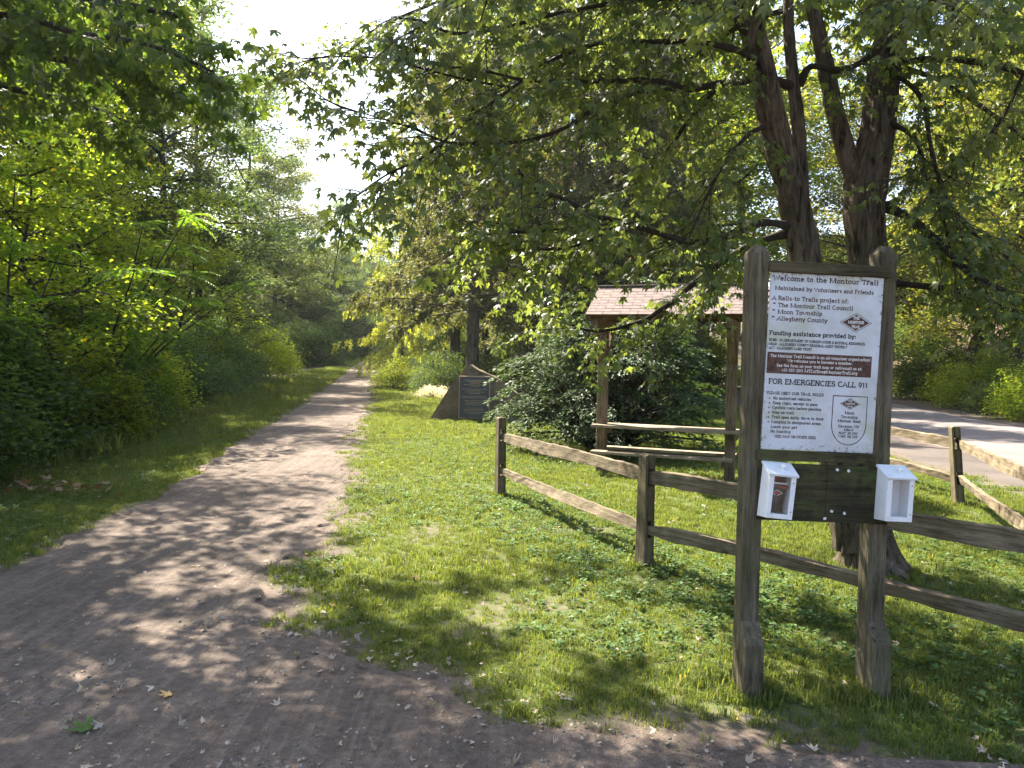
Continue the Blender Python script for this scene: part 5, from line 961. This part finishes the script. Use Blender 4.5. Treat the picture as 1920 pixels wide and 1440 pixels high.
for a in [('sumA', -7.7, 11.6, 1.05, .5, 'sumac with feathery leaves at the left edge over the thicket'), ('sumB', -8.1, 14.8, 1.15, 2.2, 'sumac with arching leaning stem, middle of the left thicket'), ('sumA', -9.0, 17.2, 1.0, 4.1, 'sumac with feathery leaves, farthest of the three along the thicket')]:
    plant(a[0], 'sumac_tree', a[1], a[2], a[3], a[4], 'leaf_sumac', a[5], 'tree', 'sumacs in the left thicket')
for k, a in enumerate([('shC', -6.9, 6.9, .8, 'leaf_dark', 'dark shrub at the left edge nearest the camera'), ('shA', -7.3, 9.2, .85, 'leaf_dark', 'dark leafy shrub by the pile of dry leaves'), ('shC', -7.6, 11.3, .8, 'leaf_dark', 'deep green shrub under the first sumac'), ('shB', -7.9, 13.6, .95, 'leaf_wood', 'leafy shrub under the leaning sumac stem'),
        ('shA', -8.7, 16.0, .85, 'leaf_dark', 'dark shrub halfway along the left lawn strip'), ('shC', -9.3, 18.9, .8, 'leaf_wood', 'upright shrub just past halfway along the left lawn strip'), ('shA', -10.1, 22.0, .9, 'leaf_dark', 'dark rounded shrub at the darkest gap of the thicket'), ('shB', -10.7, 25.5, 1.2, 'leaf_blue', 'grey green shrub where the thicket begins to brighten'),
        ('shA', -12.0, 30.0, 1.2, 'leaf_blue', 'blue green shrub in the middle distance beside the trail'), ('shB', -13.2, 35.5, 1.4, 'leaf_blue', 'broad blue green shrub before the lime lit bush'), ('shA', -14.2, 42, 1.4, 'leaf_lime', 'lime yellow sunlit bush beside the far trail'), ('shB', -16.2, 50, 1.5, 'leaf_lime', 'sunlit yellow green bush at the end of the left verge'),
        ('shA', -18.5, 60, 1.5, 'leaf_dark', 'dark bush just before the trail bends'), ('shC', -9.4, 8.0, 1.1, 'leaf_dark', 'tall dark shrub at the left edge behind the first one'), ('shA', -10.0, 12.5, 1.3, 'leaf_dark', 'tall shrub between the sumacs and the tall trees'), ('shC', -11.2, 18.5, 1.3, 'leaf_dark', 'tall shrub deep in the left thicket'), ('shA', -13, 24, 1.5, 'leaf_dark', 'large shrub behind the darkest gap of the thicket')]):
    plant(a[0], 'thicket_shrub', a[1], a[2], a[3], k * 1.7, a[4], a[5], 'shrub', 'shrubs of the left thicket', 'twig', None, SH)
# centre: trees behind the stone and the shelter
for a in [('con', -1.35, 25.5, 1.2, .4, 'leaf_con', 'conifer with bare lower trunk right behind the stone'), ('conB', 2.25, 27, 1.35, 2.0, 'leaf_con', 'dark trunked conifer above the shelter roof'), ('con', -2.6, 35, 1.4, 3.3, 'leaf_con', 'conifer farther back left of the stone'), ('conB', 5.2, 31, 1.35, 1.0, 'leaf_hill', 'conifer right of the shelter roof'), ('con', .8, 36, 1.5, 5.0, 'leaf_dark', 'dark conifer deep behind the round bush'), ('conB', 4.0, 25.5, 1.1, 4.3, 'leaf_con', 'feathery conifer hanging over the shelter roof'), ('larch', -6.6, 45, 1.1, .7, 'leaf_larch', 'pale yellow larch with hanging boughs beside the trail'), ('con', -5.2, 54, 1.2, 2.9, 'leaf_larch', 'pale larch farther down the trail on the right')]:
    plant(a[0], 'conifer_tree', a[1], a[2], a[3], a[4], a[5], a[6], 'tree', 'conifers behind the stone and shelter', 'bark')
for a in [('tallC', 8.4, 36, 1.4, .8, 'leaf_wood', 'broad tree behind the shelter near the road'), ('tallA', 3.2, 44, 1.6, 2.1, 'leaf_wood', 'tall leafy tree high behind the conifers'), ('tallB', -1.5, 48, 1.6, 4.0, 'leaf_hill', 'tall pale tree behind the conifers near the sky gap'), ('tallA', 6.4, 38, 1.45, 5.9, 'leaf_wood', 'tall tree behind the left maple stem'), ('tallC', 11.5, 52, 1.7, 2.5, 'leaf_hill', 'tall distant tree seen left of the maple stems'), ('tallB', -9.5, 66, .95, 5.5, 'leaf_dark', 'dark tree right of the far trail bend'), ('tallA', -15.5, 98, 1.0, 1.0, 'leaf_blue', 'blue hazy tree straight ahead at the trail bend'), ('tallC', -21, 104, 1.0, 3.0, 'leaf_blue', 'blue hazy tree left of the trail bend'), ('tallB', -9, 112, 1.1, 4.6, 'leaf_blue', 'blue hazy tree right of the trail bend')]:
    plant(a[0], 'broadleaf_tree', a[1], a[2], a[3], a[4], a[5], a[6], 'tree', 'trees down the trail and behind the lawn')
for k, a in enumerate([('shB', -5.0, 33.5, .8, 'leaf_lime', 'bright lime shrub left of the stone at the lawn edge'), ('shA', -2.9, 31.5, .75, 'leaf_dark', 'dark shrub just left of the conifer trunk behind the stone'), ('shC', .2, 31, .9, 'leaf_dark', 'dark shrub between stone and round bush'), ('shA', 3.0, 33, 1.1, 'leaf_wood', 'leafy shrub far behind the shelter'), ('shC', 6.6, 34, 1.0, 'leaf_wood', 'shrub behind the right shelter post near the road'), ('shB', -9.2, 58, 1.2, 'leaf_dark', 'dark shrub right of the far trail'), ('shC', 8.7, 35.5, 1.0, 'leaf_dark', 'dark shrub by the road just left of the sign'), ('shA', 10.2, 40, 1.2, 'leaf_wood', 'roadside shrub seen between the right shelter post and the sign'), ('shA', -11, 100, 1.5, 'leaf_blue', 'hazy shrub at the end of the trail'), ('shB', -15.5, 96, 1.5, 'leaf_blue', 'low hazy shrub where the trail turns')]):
    plant(a[0], 'lawn_edge_shrub', a[1], a[2], a[3], k * 2.1, a[4], a[5], 'shrub', 'shrubs at the back of the lawn', 'twig', None, SH)
plant('weed', 'flowering_plant', -2.9, 28.3, .75, 1, 'flower', 'pale flowering clump at the lawn edge left of the stone', 'plant', None, 'twig', .45, SH)
# round bush behind the shelter
def spray_bush(seed, rx, h, n, per, size):
    rng = np.random.default_rng(seed); fol, wd = Foliage(), MB()
    for i in range(n):
        a = rng.random() * 6.28; t = rng.uniform(.06, 1) ** .8; el = math.asin(t); o = np.array([math.cos(a), math.sin(a), 0]); sd = np.array([-o[1], o[0], 0])
        lump = .82 + .3 * float(vnoise(a * 2, t * 3, 1, seed)); rr = rng.uniform(.45, .92) * lump
        c = np.array([o[0] * math.cos(el) * rx * rr, o[1] * math.cos(el) * rx * rr, t * h * (.72 + .26 * rng.random()) * lump])
        L = rng.uniform(.35, .75) * (1.1 - .45 * t); up = .25 + .7 * t
        if i % 2 == 0:
            b0 = np.array([c[0] * .1, c[1] * .1, -.1]); q = catmull(np.array([b0, c * [.55, .55, .5] + [0, 0, .1], c, c + o * L * .7]), 4); wd.tube(q, np.linspace(.02, .003, len(q)), 4)
        m = int(per * rng.uniform(.7, 1.3)); u = rng.random(m) ** .7; v = rng.uniform(-1, 1, m) * (.15 + .4 * u) * L
        p = c + o * (u * L)[:, None] + sd * v[:, None]; p[:, 2] += (up * .35 * u - .45 * u * u - .25 * np.abs(v) ** 1.5) * L + rng.normal(0, .012, m)
        tp = o * 1.0 + sd * (v / L * 1.8)[:, None] + rng.normal(0, .35, (m, 3)) * [1, 1, .4] + [0, 0, -.25]
        fol.add(p, tp, np.array([0, 0, 1.]) + o * .25 + rng.normal(0, .25, (m, 3)), size * rng.uniform(.6, 1.3, m))
    return wd.mesh('stems', True), fol.mesh('foliage', KITE, rng)
LIB['bush'] = spray_bush(21, 2.3, 2.55, 620, 58, .075)
plant('bush', 'round_bush', 1.72, 13.9, .95, .3, 'leaf_bush', 'big rounded dark bush behind the bench shelter', 'bush', None, 'twig', 1.2, SH)
# right: wooded hillside beyond the road
for a in [('tallA', 18.2, 27.5, 1.0, .6, 'leaf_hill', 'tree on the right hillside nearest the road, at the right edge'), ('tallB', 19.6, 33, 1.15, 2.2, 'leaf_hill', 'yellow green tree on the hillside right of the maple trunk'), ('tallC', 22.5, 29, 1.1, 3.9, 'leaf_blue', 'dark ivy clad tree at the right edge of the hillside'), ('tallA', 23, 38, 1.25, 5.2, 'leaf_hill', 'pale hillside tree just right of the maple trunk'), ('tallC', 27, 35, 1.1, 1.2, 'leaf_hill', 'high tree on the upper right hillside'), ('tallB', 22.5, 47, 1.3, 2.9, 'leaf_hill', 'golden lit tree between the two maple trunks'), ('tallA', 27.5, 46, 1.15, 4.4, 'leaf_hill', 'tall tree high on the hillside behind the maple trunk'), ('tallC', 19, 55, 1.6, .3, 'leaf_hill', 'distant hillside tree left of the maple trunks'), ('tallB', 14, 60, 1.8, 1.8, 'leaf_wood', 'distant tree over the shelter, left of the maple'), ('tallA', 31, 42, 1.2, 2.6, 'leaf_wood', 'topmost tree on the right hillside'), ('tallC', 24.5, 33.5, 1.35, .2, 'leaf_hill', 'olive tree halfway up the right hillside'), ('tallB', 20.2, 42, 1.4, 3.1, 'leaf_hill', 'tree directly behind the utility pole'), ('tallA', 27, 30.5, 1.25, 1.5, 'leaf_hill', 'large tree at the right edge high on the hillside')]:
    plant(a[0], 'hillside_tree', a[1], a[2], a[3], a[4], a[5], a[6], 'tree', 'trees on the hillside beyond the road')
for k, a in enumerate([('shA', 15.6, 22.6, .8, 'leaf_wood', 'roadside shrub at the right edge of the picture'), ('shB', 16.2, 25, .85, 'leaf_blue', 'second roadside shrub from the right edge'), ('shA', 16.9, 27.4, .9, 'leaf_wood', 'third roadside shrub from the right edge'), ('shB', 17.6, 30.2, .95, 'leaf_wood', 'roadside shrub beside the right sign post'), ('shC', 18.2, 33.5, 1.0, 'leaf_dark', 'roadside shrub hidden partly by the right sign post'), ('shC', 18.4, 24.6, 1.1, 'leaf_blue', 'taller shrub up the bank at the right edge'), ('shA', 19.8, 29, 1.2, 'leaf_dark', 'dark shrub up the bank behind the roadside shrubs'), ('shC', 20.5, 37, 1.3, 'leaf_hill', 'pale shrub up the bank right of the maple')]):
    plant(a[0], 'roadside_shrub', a[1], a[2], a[3], k * 1.3, a[4], a[5], 'shrub', 'shrubs across the road', 'twig', None, SH)
# far woods closing the view: one mass
def far_woods():
    rng = np.random.default_rng(30); P = []; 
    for i in range(700):
        a = rng.uniform(-.85, .95); d = 92 + 110 * rng.random() ** 1.5; x, y = math.sin(a) * d, math.cos(a) * d
        if trail_l(y) - 4 < x < trail_r(y) + 4 and y < 108: continue
        if road_near(y) - 4 < x < road_far(y) + 3: continue
        P.append((x, y, float(hgt(x, y)) - .3))
    for i in range(90):
        y = rng.uniform(12, 95); x = road_far(y) + rng.uniform(16, 45); P.append((x, y, float(hgt(x, y)) - .3))
    for i in range(70):
        y = rng.uniform(70, 110); x = shrub_line(y) - rng.uniform(12, 50); P.append((x, y, float(hgt(x, y)) - .3))
    K = [int(rng.integers(0, 3)) for _ in P]
    for i in range(420):
        y = rng.uniform(62, 150); x = rng.uniform(-.55, .5) * y
        if trail_l(y) - 2.5 < x < trail_r(y) + 2.5 or road_near(y) - 3 < x < road_far(y) + 2: continue
        if shrub_line(y) < x < trail_r(y) + 2 and y < 90: continue
        P.append((x, y, float(hgt(x, y)) - .2)); K.append(3 + int(rng.integers(0, 2)))
    P = np.array(P); n = len(P); T = []
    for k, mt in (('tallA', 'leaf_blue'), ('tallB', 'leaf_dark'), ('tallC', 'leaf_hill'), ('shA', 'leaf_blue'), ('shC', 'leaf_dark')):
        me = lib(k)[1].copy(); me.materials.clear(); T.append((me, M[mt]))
    rot = np.zeros((n, 3)); rot[:, 2] = rng.random(n) * 6.28
    S_ = rng.uniform(.75, 1.15, n) * np.where(np.array(K) > 2, 1.5, 1)
    scatter('far_woods', P, rot, S_, K, T, 'distant wooded slopes closing the view behind the trees', 'woods')
far_woods()

# ------------------------------------------------------------------ fallen leaves that can be told apart
def fallen():
    rng = np.random.default_rng(4); meshes = []
    for k in range(5):
        v = MAPLE[0].copy(); r2 = np.random.default_rng(40 + k); v[:, 2] = (1.5 * np.abs(v[:, 0]) ** 1.4) * (1 if k % 2 else -.9) + .8 * (v[:, 1] - .4) ** 2; v[:, 0] *= .62 ; v[:, 2] += r2.normal(0, .06, len(v)); v[:, 2] -= v[:, 2].min()
        meshes.append(np_mesh('fallen_leaf', v, [MAPLE[1]], np.full(len(MAPLE[1]), .55 + .08 * k)))
    for me in meshes: me.materials.append(M['dryleaf'])
    spots = []
    for i in range(400):
        x, y = rng.uniform(-2.2, 2.4), 2.95 + 3.2 * rng.random() ** 1.6
        if x < trail_r(y) + .5 and abs(x) < .72 * y and x > trail_l(y): spots.append((x, y))
        if len(spots) >= 80: break
    for i, (x, y) in enumerate(spots):
        o = bpy.data.objects.new('fallen_leaf', meshes[i % 5]); link(o); o.location = (x, y, .023); o.rotation_euler = (rng.normal(0, .3), rng.normal(0, .3), rng.random() * 6.28); s = rng.uniform(.022, .05); o.scale = (s * rng.uniform(.6, 1.1), s, s * rng.uniform(.6, 1.2))
        tag(o, 'pale curled dry maple leaf lying on the bare dirt', 'leaf', 'pale dry leaves lying on the dirt')
    def one(nm, x, y, s, rz, col, label, var=2):
        v = MAPLE[0].copy(); v[:, 2] = .25 * v[:, 0] ** 2 + .12 * (v[:, 1] - .5) ** 2; me = np_mesh(nm, v, [MAPLE[1]], np.full(len(MAPLE[1]), .5)); me.materials.append(leaf_mat(nm, col, col, None, .3)); o = bpy.data.objects.new(nm, me); link(o); o.location = (x, y, .03); o.rotation_euler = (.12, -.08, rz); o.scale = (s,) * 3; tag(o, label, 'leaf')
    one('green_leaf', -1.79, 3.26, .1, 1.2, (.05, .11, .02), 'fresh green maple leaf lying on the dirt trail near the lower left corner', 1)
    one('yellow_leaf', -1.6, 3.62, .06, 2.2, (.45, .3, .12), 'pale yellow leaf lying flat on the dirt behind the green leaf', 0)
    one('red_leaf', -4.2, 10.4, .09, .4, (.3, .07, .03), 'rusty red leaf lying on the left lawn strip', 2)
    one('dark_leaf', -.72, 5.6, .07, 4.4, (.09, .03, .015), 'dark brown leaf standing in the lawn right of the trail', 3)
    # pile of big dry leaves at the thicket edge
    b = MB()
    for i in range(60):
        x, y = -5.3 + rng.normal(0, .55), 8.6 + rng.normal(0, .18); v = MAPLE[0] * rng.uniform(.06, .12); v[:, 2] = rng.uniform(-.4, .4) * np.abs(v[:, 0]); c = rng.random() * 6.28; tl = rng.uniform(-.9, .9)
        Rm = np.array(Matrix.Rotation(c, 3, 'Z') @ Matrix.Rotation(tl, 3, 'X')); b.add(v @ Rm.T + [x, y, .06 + rng.random() * .1], MAPLE[1], rng.random())
    o = obj('dry_leaf_pile', b.mesh('dry_leaf_pile'), leaf_mat('brown_leaf', (.1, .055, .03), (.24, .15, .09), None, .1)); tag(o, 'row of big curled brown leaves at the edge of the left thicket', 'leaf pile', kind='stuff')
fallen()

# ------------------------------------------------------------------ haze in the air
def build_haze():
    m, n, out = new_mat('haze_air'); v = N(n, 'ShaderNodeVolumePrincipled'); v.inputs['Color'].default_value = (.9, .95, 1, 1); v.inputs['Density'].default_value = .0003; v.inputs['Anisotropy'].default_value = .5
    n.links.new(v.outputs[0], out.inputs['Volume'])
    bm = bmesh.new(); bbox(bm, -440, 440, -80, 660, -1.4, 60); o = bm_obj('haze', bm, m, None, 0); tag(o, 'thin pale morning haze in the air between the trees', 'haze', kind='stuff')
build_haze()
